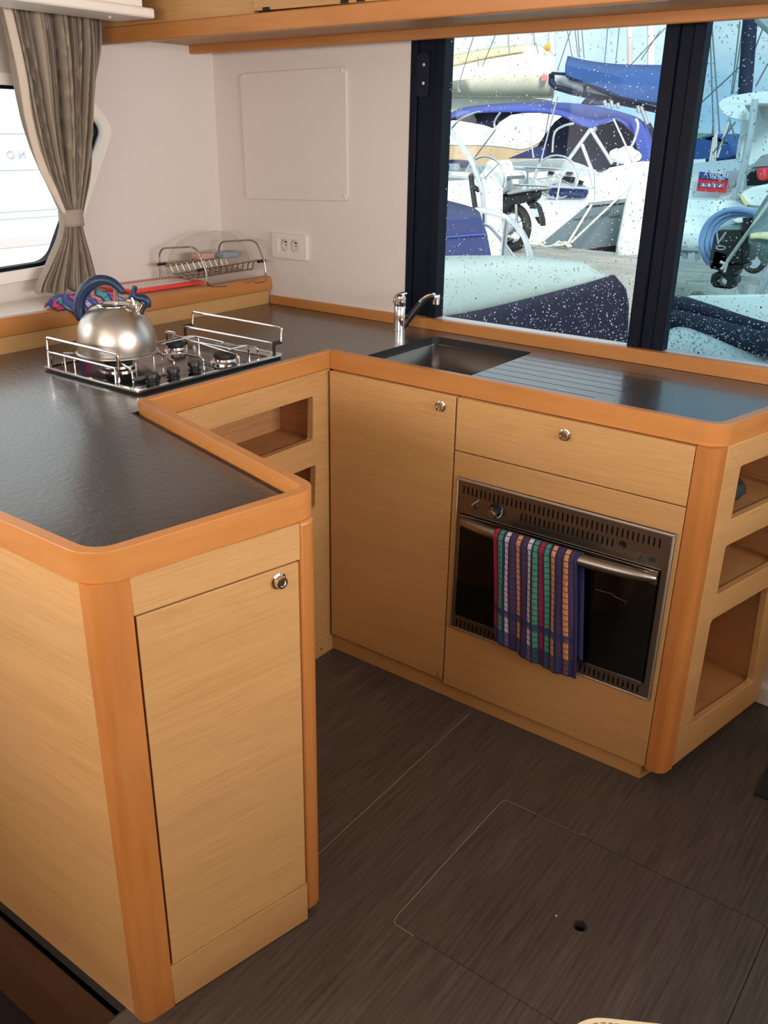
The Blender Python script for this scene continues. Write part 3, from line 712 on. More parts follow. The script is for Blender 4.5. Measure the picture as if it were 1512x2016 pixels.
# ------------------------------------------------------------------ sink and tap
sk = thing('sink', 'square undermounted stainless steel sink bowl in the dark worktop', 'sink', (.21, .25, .9))
bm = BM(); x0, x1, y0, y1 = .046, .374, .053, .450
lv = [(0, .892, .022), (0, .80, .022), (.004, .765, .03), (.02, .752, .04), (.16, .750, .01)]
rings = []
for d, z, r in lv:
    L_ = rrect(x0+d, x1-d, y0+d, y1-d, r, 5); rings.append([bm.verts.new((a, b, z)) for a, b in L_])
for A, B in zip(rings, rings[1:]):
    for k in range(len(A)): bm.faces.new((A[k], A[(k+1) % len(A)], B[(k+1) % len(A)], B[k]))
bm.faces.new(rings[-1]); obj('bowl', bm, sinksteel, sk, solid=.001)
bm = BM(); plate(bm, [rrect(.02, .40, .03, .476, .02), rrect(x0, x1, y0, y1, .022, 5)], fz(.8915), .0015); obj('flange', bm, chrome, sk)
bm = BM(); lathe(bm, [(0, .002), (.02, .002), (.032, .004), (.035, 0)], (.21, .25, .750), 24); obj('drain', bm, chrome, sk)
tp = thing('mixer_tap', 'short chrome single-lever mixer tap with black spout behind the sink', 'tap', (-.075, .432, ZC))
tx, ty = -.076, .432
bm = BM(); lathe(bm, [(0, 0), (.0195, 0), (.0195, .006), (.0185, .007), (.0185, .028), (.0195, .029), (.0195, .080), (.018, .083), (.0195, .086), (.0195, .1), (.018, .112), (.012, .118), (0, .119)], (tx, ty, ZC), 28); obj('body', bm, chrome, tp)
bm = BM()
cx = Vector((tx, ty, ZC+.105)); dx = Vector((.80, .60, 0)); 
tube(bm, [cx-dx*.015+Vector((0, 0, -.015)), cx-dx*.008+Vector((0, 0, .004)), cx+dx*.006+Vector((0, 0, .014)), cx+dx*.020+Vector((0, 0, .0165))], [.010, .012, .008, .0035], 10)
obj('lever', bm, chrome, tp)
bm = BM()
A0 = Vector((-.067, .441, .934)); E0 = Vector((.012, .495, 1.034)); ddx = (E0-A0); hd = Vector((ddx.x, ddx.y, 0)).normalized()
pth = smooth_path([A0, A0+hd*.02+Vector((0, 0, .028)), A0+hd*.045+Vector((0, 0, .062)), A0+hd*.068+Vector((0, 0, .090)), A0+hd*.088+Vector((0, 0, .1)), A0+hd*.103+Vector((0, 0, .099))], 5)
pth = [A0+(p-A0)*.92 for p in pth]
pth = [pz(790, 642, .94)*0+p for p in pth]
tube(bm, pth, [.0112]*3+[.0102]*(len(pth)-3), 12); sp_ = obj('spout', bm, black_p, tp, smooth=60)
bm = BM(); e_ = pth[-1]; tube(bm, [p+Vector((0, 0, .0035)) for p in pth[-14:]], .0088, 10); lathe(bm, [(0, .010), (.010, .008), (.0115, .004), (.0115, -.006), (.0105, -.0068), (.0115, -.0075), (.0115, -.021), (.009, -.023), (0, -.022)], e_+hd*.004, 22); obj('spout_head', bm, chrome, tp)

# ------------------------------------------------------------------ hob
hb = thing('hob', 'stainless steel three-burner gas hob with fiddle rails set in the worktop', 'hob', (-.31, -.31, ZC))
bm = BM(); plate(bm, [rrect(-.496, -.122, -.555, -.058, .014)], fz(ZC), .006); obj('gasket', bm, rubber, hb)
bm = BM(); plate(bm, [rrect(-.500, -.118, -.560, -.053, .016), rrect(-.488, -.13, -.548, -.065, .012)], fz(ZC+.006), .005); obj('rim', bm, chrome, hb, bevel=.002, seg=3)
bm = BM(); plate(bm, [rrect(-.492, -.126, -.552, -.061, .012)], fz(ZC+.0045), .002)
obj('plate', bm, hob_m, hb, smooth=0)
bm = BM(); box(bm, -.49, -.128, -.10, -.078, ZC+.006, ZC+.010); obj('back_channel', bm, chrome, hb, bevel=.003, seg=3)
bm = BM(); box(bm, -.205, -.130, -.548, -.27, ZC+.0062, ZC+.0072); obj('control_panel', bm, black_glass, hb)
def burner(x, y, R):
    b = None
    bm = BM(); lathe(bm, [(R*1.35, 0), (R*1.35, .003), (R*1.2, .006), (R*1.05, .0065), (R*1.0, .012), (0, .012)], (x, y, ZC+.0065), 32); b = obj('burner', bm, chrome, hb)
    bm = BM(); lathe(bm, [(R*.9, .010), (R*.9, .014), (R*.98, .016), (R*.98, .021), (R*.9, .025), (R*.55, .0265), (0, .0265)], (x, y, ZC+.0065), 32)
    for k in range(28):
        a = 2*PI*k/28; box(bm, x+R*.97*math.cos(a)-.0006, x+R*.97*math.cos(a)+.0006, y+R*.97*math.sin(a)-.0006, y+R*.97*math.sin(a)+.0006, ZC+.0225, ZC+.0275)
    obj('burner_cap', bm, cast, b)
    bm = BM(); tube(bm, [(x+R*1.25, y+R*.5, ZC+.006), (x+R*1.25, y+R*.5, ZC+.026)], .0018, 8); obj('spark_electrode', bm, white_plastic, b)
burner(-.340, -.440, .036); burner(-.184, -.216, .030); burner(-.382, -.213, .025)
for (x, y) in ((-.170, -.474), (-.172, -.405), (-.183, -.325)):
    bm = BM(); lathe(bm, [(.0165, 0), (.0165, .003), (.012, .004), (.012, .009), (.0165, .011), (.0168, .020), (.0155, .0225), (0, .023)], (x, y, ZC+.0065), 24)
    obj('control_knob', bm, black_p, hb)
bm = BM()
def wire(pts, r=.0026, rad=.007): tube(bm, round_path(pts, rad), r, 8)
zt = .950; zb_ = .921
g = lambda u, v, z=zt: tuple(pz(u, v, z))
wire([g(328.6, 668, zb_), g(328.6, 652), g(345.7, 655), (-.452, -.158, .946), (-.44, -.175, .943), (-.41, -.17, .947), g(381, 661), g(442, 673.6), (-.275, -.140, .944), (-.25, -.145, .942), g(481, 679.6), g(506, 684), g(509, 704, zb_)])
wire([g(328.6, 652), (-.485, -.160, zt), (-.13, -.222, zt), (-.128, -.222, zb_)])
wire([(-.485, -.50, zb_), (-.485, -.50, zt), (-.46, -.49, zt), (-.42, -.44, .948), (-.30, -.36, .948), (-.24, -.305, zt), (-.17, -.305, zt), (-.168, -.305, zb_)])
wire([(-.485, -.29, zb_), (-.485, -.29, zt), (-.24, -.36, zt), (-.205, -.372, zt), (-.203, -.374, zb_)])
wire([(-.485, -.40, zb_), (-.485, -.40, zt), (-.205, -.505, zt), (-.203, -.505, zb_)])
wire([(-.40, -.53, zb_), (-.40, -.53, zt), (-.30, -.33, zt), (-.30, -.33, .93)])
wire([(-.38, -.13, zb_), (-.38, -.13, zt), (-.38, -.295, zt), (-.38, -.295, zb_)])
wire([(-.19, -.12, zb_), (-.19, -.12, zt), (-.19, -.20, zt)])
obj('pan_support', bm, chrome, hb)
def fiddle(yb, yt, xa, xb, legs):
    bm = BM()
    tube(bm, round_path([(xa, yb, .921), (xa, yt, .996), (xb, yt, .996), (xb, yb, .921)], .006), .0036, 8)
    for a in (xa+.012, xb-.012): tube(bm, [(a, yb+.001, .920), (a, yb+.002, .962)], .0028, 6)
    tube(bm, [(xa+.006, yb, .961), (xb-.006, yb, .961)], .0028, 8)
    obj('fiddle_rail', bm, chrome, hb)
fiddle(-.545, -.541, -.490, -.207, 0)
bm = BM()
tube(bm, round_path([(-.492, -.078, .921), (-.492, -.080, .955), (-.137, -.080, .957), (-.133, -.078, .921)], .008), .0030, 8); obj('fiddle_rail', bm, chrome, hb)
bm = BM(); tube(bm, round_path([(-.489, -.052, .957), (-.485, -.050, .994), (-.130, -.050, .995), (-.131, -.052, .957)], .006), .0036, 8); r2 = obj('fiddle_rail', bm, chrome, hb)
for a in (-.49, -.133):
    bm = BM(); box(bm, a-.003, a+.003, -.082, -.050, .950, .960); box(bm, a-.003, a+.003, -.083, -.077, .921, .950); obj('rail_bracket', bm, rubber, hb)

# ------------------------------------------------------------------ kettle
kt = thing('kettle', 'round stainless steel whistling kettle with a navy arched handle on the hob', 'kettle', (-.368, -.418, .953))
kc = Vector((-.368, -.418, .9535))
bm = BM()
lathe(bm, [(0, 0), (.094, 0), (.1045, .003), (.1045, .0065), (.1005, .009), (.101, .02), (.1008, .035), (.098, .055), (.0925, .073), (.083, .091), (.069, .107), (.052, .118), (.038, .1235)], kc, 56)
obj('body', bm, kettle_m, kt, smooth=50)
bm = BM(); lathe(bm, [(.042, .121), (.041, .1245), (.036, .127), (.02, .1295), (0, .130)], kc, 32); obj('lid', bm, chrome, kt)
kd = Vector((.803, .596, 0)); kside = Vector((-.596, .803, 0))
def kp_(u, v, off=0): return kc + kd*((u-231)*.00132) + Vector((0, 0, (692-v)*.00132)) + kside*off
bm = BM(); hpth = smooth_path([kp_(167, 622), kp_(165, 605), kp_(172, 580), kp_(190, 561), kp_(212, 552), kp_(234, 556), kp_(250, 572)], 5)
nn = len(hpth); tube(bm, hpth, [(.0145 if i < nn*.55 else .0145-.006*(i/nn-.55)/.45) for i in range(nn)], 14)
for c_, rr in ((hpth[0], .0145), (hpth[-1], .008)): ball(bm, c_, rr, rr, rr, 12, 8)
hn = obj('handle', bm, navy_h, kt, smooth=60)
bm = BM(); tube(bm, [kp_(176, 614, 0), kp_(194, 634, 0)], .0042, 10); tube(bm, [kp_(178, 612, .006), kp_(193, 630, .006)], .003, 8); obj('handle_bracket', bm, chrome, kt)
bm = BM(); tube(bm, [kp_(239, 568), kp_(238, 601)], .0058, 14); obj('handle_post', bm, chrome, kt)
bm = BM(); tube(bm, [kp_(272, 622), kp_(283, 604), kp_(289, 594)], [.016, .0135, .0135], 18); obj('spout', bm, chrome, kt)
bm = BM(); tube(bm, smooth_path([kp_(277, 563), kp_(272, 577), kp_(280, 584), kp_(291, 585), kp_(298, 592), kp_(298, 602)], 4), [.0065, .0065, .007, .007, .0075, .008, .008, .0085, .009, .009, .0095, .0095, .010, .010, .010, .0095, .009, .0085, .008, .0075, .007], 12)
tube(bm, [kp_(272, 577), kp_(262, 588)], [.007, .006], 10)
wl = obj('whistle_lever', bm, navy_h, kt, smooth=60)
bm = BM(); tube(bm, [kp_(262, 588, -.011), kp_(276, 590, -.012)], .004, 8); tube(bm, [kp_(270, 583, -.012), kp_(274, 596, -.012)], .0045, 8); obj('lever_hinge', bm, chrome, kt)

# ------------------------------------------------------------------ things on the ledge
ZL = 1.008
A_, B_, C_ = pz(338, 550, ZL), pz(404, 558.5, ZL), pz(262, 579, ZL); D_ = A_+(C_-B_)
rb = thing('cutting_board', 'pale board with a red rim lying on the ledge beside the dish rack', 'board', (A_+C_)/2)
cc = (A_+B_+C_+D_)/4
def ins(k): return [(cc.x+(p.x-cc.x)*k, cc.y+(p.y-cc.y)*k) for p in (A_, B_, C_, D_)]
bm = BM(); plate(bm, [ins(1.0)], fz(ZL), .010); obj('red_rim', bm, red_p, rb, bevel=.003)
bm = BM(); e1 = (B_-A_); e2 = (D_-A_)
def bl(s, t): p = A_+e1*s+e2*t; return (p.x, p.y)
plate(bm, [[bl(.22, .10), bl(.80, .10), bl(.80, .93), bl(.22, .93)]], fz(ZL+.010), .0008); obj('surface', bm, board_m, rb, smooth=0)

tw2 = towel_mat('striped_terry_bright', 0, 1, 'x', [(.06, .03, srgb(216, 70, 110)), (.15, .03, srgb(90, 170, 165)), (.24, .03, srgb(90, 90, 150)), (.33, .03, srgb(216, 70, 110)), (.42, .03, srgb(176, 186, 220)), (.51, .03, srgb(100, 96, 160)), (.60, .03, srgb(220, 150, 110)), (.69, .03, srgb(80, 160, 155)), (.78, .03, srgb(216, 70, 110)), (.87, .03, srgb(160, 170, 210)), (.95, .025, srgb(90, 165, 160))], srgb(64, 62, 128), .02)
bm = BM(); rows = []
def bump_(t, c, w): return math.exp(-((t-c)/w)**2)
for i in range(49):
    t = i/48; y = -.345+.235*t; row = []
    hgt_ = .006+.020*bump_(t, .30, .09)+.016*bump_(t, .52, .08)+.022*bump_(t, .76, .13)+.012*bump_(t, .08, .05)
    for j in range(29):
        s = j/28; x = -.722-.115*s*(.55+.45*min(1, t*4))
        z = ZL+.003+hgt_*(.35+.65*math.sin(PI*min(1, s*1.05))**.8)+.003*math.sin(s*11+t*16)
        if s < .2: k = (.2-s)/.2; dr_ = .030*bump_(t, .30, .10)+.004; z -= k*k*dr_+k*.4*hgt_; x = -.722+.010*k*min(1, dr_/.02)
        row.append((x, y, max(z, ZL+.0035 if s >= .2 else 0)))
    rows.append(row)
grid(bm, rows, uv=lambda i, j: (i/48*.9+.05*math.sin(j*.3), j/28*.15))
tag(obj('tea_towel', bm, tw2, solid=.006, smooth=80), 'pink, teal and purple striped towel crumpled on the ledge behind the kettle', 'towel')

rk = thing('dish_rack', 'small steel wire dish rack standing on the ledge by the wall socket', 'dish rack', (-.80, .34, ZL))
fr1 = [px(318, 551, -.90), px(314.5, 526, -.90), px(318.5, 487, -.90)]
def frame(y, ys):
    bm = BM(); pts = [(-.715, y+.055, ZL+.003), (-.700, y+.012, ZL+.003), (-.703, y, ZL+.012), (-.705, y, 1.075), (-.725, y-.0, 1.125), (-.745, y, 1.133), (-.895, y, 1.122), (-.915, y, 1.105), (-.918, y, ZL+.003)]
    return pts
for (y, foot) in ((.203, 1), (.478, -1)):
    bm = BM()
    f0 = pz(446, 563, ZL+.002) if foot > 0 else pz(502, 557, ZL+.002)
    f1 = pz(418, 563.5, ZL+.003) if foot > 0 else pz(524, 553.5, ZL+.003)
    pts = [f0, f1, (-.69, y, ZL+.014), (-.695, y, 1.07), (-.722, y-.005, 1.128), (-.745, y-.01, 1.138), (-.900, y, 1.119), (-.918, y, 1.10), (-.922, y, ZL+.003)]
    tube(bm, round_path(pts, .012), .0030, 8); obj('end_frame', bm, wire_m, rk)
bm = BM(); tube(bm, [(-.922, .203, ZL+.004), (-.922, .478, ZL+.004)], .0028, 8); obj('base_bar', bm, wire_m, rk)
bm = BM()
for (x, z) in ((-.905, 1.066), (-.885, 1.062), (-.712, 1.068), (-.735, 1.064)): tube(bm, [(x, .196, z), (x, .486, z+.004)], .0025, 6)
for (x, z) in ((-.87, 1.035), (-.80, 1.028), (-.755, 1.035)): tube(bm, [(x, .215, z), (x, .47, z+.003)], .0022, 6)
for k in range(11):
    y = .215+k*.0255
    tube(bm, round_path([(-.905, y, 1.068), (-.885, y, 1.070), (-.870, y+.006, 1.036), (-.80, y+.01, 1.029), (-.755, y+.008, 1.036), (-.738, y, 1.066), (-.712, y, 1.070)], .008), .0021, 6)
obj('basket', bm, wire_m, rk)
for (x, y) in ((-.905, .20), (-.712, .20), (-.905, .482), (-.712, .482)):
    bm = BM(); tube(bm, [(x, y-.018, 1.067), (x, y+.018, 1.067)], .0048, 8); obj('rubber_sleeve', bm, rubber, rk)
bw = thing('plastic_dome', 'clear plastic dome cover tipped over the back of the dish rack', 'cover', (-.85, .40, ZL))
bm = BM()
dp = [(.135, -.005), (.133, .0), (.130, .03), (.120, .065), (.103, .093), (.078, .113), (.045, .125), (0, .129)]
lathe(bm, dp, (0, 0, 0), 40)
RM = Matrix.Rotation(math.radians(-8), 4, 'Y') @ Matrix.Rotation(math.radians(6), 4, 'X')
for v_ in bm.verts: v_.co = RM @ Vector((v_.co.x*.78, v_.co.y*1.30, v_.co.z*1.0)) + Vector((-.845, .362, 1.036))
obj('shell', bm, clear_p, bw, smooth=80)
bm = BM(); rimp = [RM @ Vector((.135*.78*math.cos(2*PI*k/40), .135*1.30*math.sin(2*PI*k/40), -.005))+Vector((-.845, .362, 1.036)) for k in range(40)]
tube(bm, rimp, .0022, 6, closed=True); obj('rim', bm, clear_p, bw)
for (dx_, dy_, m_, lb) in ((-.02, -.05, pink_p, 'faded pink sponge under the clear dome, nearer the hob'), (.01, .035, blue_p, 'faded blue sponge under the clear dome, nearer the socket')):
    bm = BM(); box(bm, -.868+dx_, -.818+dx_, .365+dy_, .435+dy_, 1.074, 1.095); tag(obj('sponge', bm, m_, bevel=.006), lb, 'sponge')

# ------------------------------------------------------------------ wall fittings
ap = thing('access_panel', 'square off-white access panel screwed to the wall beside the window', 'panel', (-.6, .545, 1.47))
bm = BM(); plate(bm, [fillet([(-.828, 1.266, .016), (-.370, 1.283, .016), (-.378, 1.676, .016), (-.836, 1.663, .016)], 4)], fy(.537), .008); obj('cover', bm, white_wall, ap, bevel=.0035, seg=3)
for (u, v) in ((481, 150), (674, 138), (493, 380), (680, 386)):
    q = py(u, v, .541); bm = BM(); lathe(bm, [(0, .0022), (.003, .0022), (.006, .0008), (.0065, 0)], (q.x, .5372, q.z), 16, (0, -1, 0)); obj('screw_cap', bm, white_plastic, ap)
so = thing('wall_socket', 'white double wall socket on the wall above the dish rack', 'socket', (-.62, .545, 1.12))
bm = BM(); plate(bm, [rrect(-.705, -.548, 1.0785, 1.1615, .004), rrect(-.677, -.583, 1.098, 1.145, .001)], fy(.532), .013); obj('frame', bm, white_plastic, so, bevel=.004, seg=3)
bm = BM(); c1 = [(-.6525+.0185*math.cos(2*PI*k/28), 1.1215+.0205*math.sin(2*PI*k/28)) for k in range(28)]; c2 = [(x+.046, y) for x, y in c1]
plate(bm, [rrect(-.677, -.583, 1.098, 1.145, .001), c1, c2], fy(.535), .003); obj('insert', bm, white_plastic, so, bevel=.0005)
for cx_ in (-.6525, -.6065):
    bm = BM(); plate(bm, [[(cx_+.0195*math.cos(2*PI*k/28), 1.1215+.0215*math.sin(2*PI*k/28)) for k in range(28)]], fy(.5445), .001); rc = obj('recess', bm, white_plastic, so, smooth=0)
    bm = BM(); lathe(bm, [(0, .0005), (.0022, .0005)], (cx_+.001, .544, 1.122), 12, (0, -1, 0)); box(bm, cx_-.004, cx_+.009, .543, .5442, 1.1305, 1.1345); obj('pin_hole', bm, gap, rc)

# ------------------------------------------------------------------ floor things
bm = BM(); plate(bm, [rrect(1.257, 2.1, .117, .50, .004)], fz(.0), .008)
tag(obj('floor_mat', bm, mat_m, bevel=.002), 'black floor mat at the foot of the open end shelves', 'mat')
st = thing('stool', 'cream leather seat with brown stitching at the bottom edge of the picture', 'stool', (1.56, -1.12, 0))
sd = Vector((.86, .51)); sn = Vector((.51, -.86)); s0 = Vector((1.258, -1.040))
def fst(z0): return lambda s, t, d: (s0.x+sd.x*s+sn.x*t, s0.y+sd.y*s+sn.y*t, z0+d)
bm = BM(); plate(bm, [rrect(0, .38, 0, .36, .06, 8)], fst(.36), .06); obj('cushion', bm, beige_l, st, bevel=.012, seg=4)
bm = BM(); rr_ = rrect(.008, .372, .008, .352, .055, 8)
for i in range(len(rr_)):
    a = Vector(rr_[i]); b = Vector(rr_[(i+1) % len(rr_)]); n_ = max(1, int((b-a).length/.008))
    for k in range(n_):
        p = a+(b-a)*(k+.15)/n_; q = a+(b-a)*(k+.75)/n_; f = fst(.4205); tube(bm, [f(p.x, p.y, 0), f(q.x, q.y, 0)], .0007, 4)
obj('stitching', bm, stitch, st)
bm = BM(); f = fst(0); c_ = f(.19, .18, 0); lathe(bm, [(0, 0), (.15, 0), (.15, .012), (.03, .02), (.025, .36), (0, .36)], (c_[0], c_[1], 0), 28); obj('pedestal', bm, chrome, st)
q = pz(1095, 1804, 0)
bm = BM(); ball(bm, (q.x, q.y, .0015), .0025, .0015, .0015, 8, 6); tag(obj('crumb', bm, signwhite), 'tiny white crumb on the floor hatch', 'crumb')

# ================================================================== OUTSIDE
bm = BM(); box(bm, -60, 40, 2.0, 120, -.62, -.6); o_ = struct(obj('water', bm, waterm, smooth=0))
bm = BM(); box(bm, -4.6, -1.3, 1.75, 5.15, .22, .27); struct(obj('cockpit_floor', bm, hull_w2, smooth=0))
bm = BM(); box(bm, -14, 3.0, 5.2, 9.45, -.25, .10); struct(obj('dock', bm, dockm, smooth=0))
bm = BM(); box(bm, -14, 3, 9.05, 9.12, .10, .115); box(bm, -14, 3, 8.4, 8.42, .10, .108); struct(obj('trim_3', bm, greym, smooth=0))
# hills and far shore
bm = BM(); rows = []
for r_ in range(2):
    rows.append([Vector((-150+i*6, 110+r_*10, (-1 if r_ == 0 else 1.9+.6*math.sin(i*.5)+.4*math.sin(i*1.3)))) for i in range(50)])
grid(bm, rows); struct(obj('hills', bm, mat('green_hill', srgb(96, 124, 96), .9, 0, .3, .3), smooth=0))

def slab(bm, pts, Y, th, k=0):
    """solid of real thickness behind a facing outline given by sight-line points at distance plane Y"""
    P = [py(u, v, Y) for u, v in pts]
    plate(bm, [[(p.x, p.z) for p in P]], fy(Y), th)
def loft(bm, rows, n=4):
    """rows: list of (Y, [(u,v)...]) equal counts"""
    R = []
    for Y, pts in rows: R.append(smooth_path([py(u, v, Y) for u, v in pts], n))
    grid(bm, R)
def S1(name, pts, Y, th, m, label=None, cat=None, bevel=0, parent=None, group=None):
    bm = BM(); slab(bm, pts, Y, th); o = obj(name, bm, m, parent, bevel=bevel)
    if label: tag(o, label, cat, group)
    return o
def wires(bm, segs, Y, r):
    for s in segs: tube(bm, [py(u, v, Y) for u, v in s], r, 6)

# --- own cockpit right outside
ck = thing('cockpit_bench', 'white moulded seat back with a navy canvas skirt right outside the left window', 'boat seat', py(1040, 600, 2.0))
bm = BM(); loft(bm, [(2.9, [(820, 508), (960, 506), (1060, 510), (1146, 519)]), (2.05, [(820, 545), (950, 536), (1070, 528), (1160, 527)]), (1.98, [(820, 556), (950, 547), (1070, 536), (1168, 533)]), (1.90, [(820, 600), (950, 585), (1070, 562), (1190, 543)]), (1.86, [(820, 634), (950, 611), (1070, 582), (1203, 546)])])
obj('moulding', bm, cockpit_w, ck, solid=.02, smooth=60)
bm = BM(); loft(bm, [(1.92, [(820, 636), (950, 612), (1070, 583), (1150, 560), (1195, 545)]), (1.84, [(820, 637), (950, 613), (1070, 584), (1160, 561), (1212, 545)]), (1.78, [(820, 660), (950, 632), (1070, 604), (1175, 578), (1230, 566)]), (1.74, [(820, 700), (950, 680), (1070, 665), (1180, 650), (1236, 600)]), (1.72, [(820, 775), (950, 775), (1070, 765), (1180, 757), (1231, 717)])])
obj('skirt', bm, canvas_d, ck, solid=.02, smooth=60)
cv = thing('canvas_cover', 'navy canvas box cover outside at the left edge of the window', 'cover', py(900, 470, 4.0))
bm = BM(); loft(bm, [(4.5, [(840, 388), (880, 398), (930, 412), (944, 424)]), (4.0, [(840, 440), (880, 436), (930, 432), (948, 430)]), (3.97, [(840, 470), (880, 467), (930, 463), (957, 460)]), (3.95, [(840, 520), (880, 520), (930, 520), (968, 520)]), (3.93, [(840, 650), (880, 650), (930, 650), (980, 650)]), ], 3)
obj('cloth', bm, canvas_n, cv, solid=.03, smooth=30)
bm = BM(); wires(bm, [[(848, 470), (880, 467), (930, 463), (957, 461)]], 3.94, .006); obj('seam', bm, canvas_b, cv)
rl = thing('guard_rail', 'bent stainless guard rail of the cockpit in front of the motor scooter', 'rail', py(950, 430, 4.6))
bm = BM()
tube(bm, smooth_path([py(u, v, 4.7) for u, v in ((862, 330), (866, 285), (869, 256), (876, 250), (889, 260), (911, 289), (930, 320), (941, 349), (949, 376), (952, 405), (953, 440))], 4), .022, 8)
tube(bm, smooth_path([py(u, v, 4.6) for u, v in ((931, 421), (941, 413), (962, 417), (998, 429), (1020, 448), (1035, 473), (1045, 512), (1049, 560), (1050, 640))], 4), .024, 8)
tube(bm, smooth_path([py(u, v, 4.6) for u, v in ((953, 445), (964, 448), (984, 470), (1012, 508))], 4), .018, 8)
tube(bm, [py(997, 431, 4.6), py(990, 505, 4.6), py(984, 640, 4.6)], .024, 8); tube(bm, [py(862, 342, 4.8), py(926, 346, 4.8)], .025, 8)
obj('tube', bm, ss, rl)
bm = BM(); tube(bm, [py(927, 342, 4.75), py(930, 370, 4.75), py(936, 412, 4.75)], .022, 8); tube(bm, [py(930, 366, 4.75), py(943, 375, 4.75)], .02, 8); obj('bracket', bm, rubber, rl)
S1('transom_locker', [(845, 372), (865, 360), (885, 356), (900, 358), (916, 365), (925, 376), (925, 575), (845, 575)], 5.4, .6, hull_w, 'rounded white locker with a pale square hatch behind the navy canvas box', 'locker', bevel=.03)

# --- motor scooter on the dock
sr = thing('motor_scooter', 'black motor scooter parked on the dock, seen from its rear wheel', 'scooter', py(1005, 490, 8.5))
wc = py(1010, 448, 8.5); 
bm = BM(); ax = Vector((.25, 1, 0)).normalized(); a1 = ax.cross(Vector((0, 0, 1))).normalized(); a2 = Vector((0, 0, 1))
ring = lambda R, o=0: [wc+a1*R*math.cos(2*PI*k/36)+a2*R*math.sin(2*PI*k/36)+ax*o for k in range(36)]
tube(bm, ring(.235), .055, 10, closed=True); wh = obj('wheel', bm, rubber, sr)
bm = BM(); tube(bm, ring(.178), .016, 8, closed=True); tube(bm, ring(.02), .03, 8, closed=True)
for k in range(10): a = 2*PI*k/10; d_ = a1*math.cos(a)+a2*math.sin(a); tube(bm, [wc+d_*.03, wc+d_*.175], .008, 6)
obj('rim', bm, ss, wh)
def SP(name, pts, m, Y=8.4, th=.22, bv=.02): return S1(name, pts, Y, th, m, parent=sr, bevel=bv)
SP('body', [(948, 398), (955, 388), (985, 386), (1020, 380), (1052, 376), (1050, 390), (1042, 398), (1012, 402), (1000, 412), (985, 422), (968, 432), (955, 430), (950, 415)], black_p)
SP('seat', [(952, 390), (965, 385), (985, 385), (995, 377), (1020, 374), (1066, 370), (1062, 376), (1030, 382), (1000, 388), (975, 396), (955, 402)], rubber, 8.36, .28)
SP('luggage_rack', [(996, 380), (1010, 374), (1064, 370.5), (1066, 373.5), (1030, 378), (1000, 384)], greym, 8.32, .3, .01)
SP('mudguard', [(1034, 398), (1048, 398), (1056, 404), (1064, 430), (1066, 447), (1058, 440), (1046, 418)], rubber, 8.45, .14)
SP('number_plate', [(1043, 411), (1056, 411), (1060, 427), (1047, 428)], mat('plate_blue_white', srgb(186, 200, 226), .4), 8.40, .02, .002)
SP('engine', [(965, 442), (980, 437), (1000, 438), (1008, 448), (1002, 460), (985, 466), (970, 460)], greym, 8.38, .2, .03)
SP('engine_lower', [(958, 455), (985, 468), (1010, 474), (990, 478), (962, 470)], black_p, 8.42, .18)
bm = BM(); tube(bm, [py(1016, 402, 8.4), py(1018, 450, 8.4)], .018, 8); obj('shock_absorber', bm, ss, sr)
bm = BM(); tube(bm, [py(955, 430, 8.4), py(962, 485, 8.4)], .02, 8); obj('fork', bm, ss, sr)
SP('front_wheel', [(948, 440), (958, 432), (966, 450), (966, 478), (956, 488), (948, 478)], rubber, 8.6, .1)

# --- grey-sided yacht stern behind the dock
yh = thing('moored_yacht', 'white sailing yacht with grey hull band, blue bimini and navy sprayhood at the dock', 'boat', py(1150, 450, 9.9))
S1('hull', [(985, 402), (1060, 402), (1100, 404), (1165, 403), (1245, 393), (1285, 390), (1285, 520), (1048, 520), (985, 520)], 10.0, 1.6, hull_w, parent=yh, bevel=.03)
S1('grey_band', [(1052, 490), (1153, 406), (1200, 403), (1248, 397), (1280, 395), (1280, 492), (1240, 484), (1148, 495), (1100, 494)], 9.86, .14, hull_g, parent=yh, bevel=.008)
S1('boot_stripe', [(1143, 493), (1180, 487), (1225, 482), (1280, 479), (1280, 500), (1190, 500)], 9.84, .02, gap, parent=yh)
S1('gunwale', [(1160, 399), (1245, 389), (1280, 386), (1280, 395), (1245, 398), (1152, 406)], 9.82, .2, greym, parent=yh, bevel=.005)
tq = py(1184, 424, 9.85); d1v = (py(1218, 420, 9.85)-py(1150, 429, 9.85))
def ftext(c, dirv, y): 
    u_ = Vector((dirv.x, 0, dirv.z)).normalized(); w_ = Vector((-u_.z, 0, u_.x))
    return lambda x, yy, d: (c.x+u_.x*x+w_.x*yy, y-d, c.z+u_.z*x+w_.z*yy)
bm = text_bm('SUN ODYSSEY', .052, ftext(py(1164, 428, 9.855), d1v, 9.86), .006); obj('lettering', bm, ink, yh, smooth=0)
bm = text_bm('54DS', .085, ftext(py(1197, 422, 9.855), d1v, 9.86), .006); obj('lettering', bm, ink, yh, smooth=0)
for sg_ in ([(1130, 432), (1141, 430.5)], [(1200, 427), (1219, 424)]):
    bm = BM(); wires(bm, [sg_], 9.855, .011); obj('pinstripe', bm, ink, yh)
# neighbouring white bow
nb = thing('white_hull', 'tall white hull edge rising beside the window post', 'boat', py(1240, 450, 9.3))
bm = BM(); Lh = []
for (v, uL, uR) in ((350, 1260, 1330), (362, 1248, 1330), (375, 1241, 1330), (400, 1234, 1330), (440, 1226, 1330), (480, 1218, 1330), (508, 1214, 1330)):
    A = py(uL, v, 9.35); B = py(uR, v, 9.6); Lh.append([A+(B-A)*t+Vector((0, -.12*math.sin(PI*min(1, t*3)), 0)) for t in (0, .05, .12, .22, .35, .6, 1)])
grid(bm, Lh); obj('hull_side', bm, hull_w, nb, solid=.05, smooth=80)

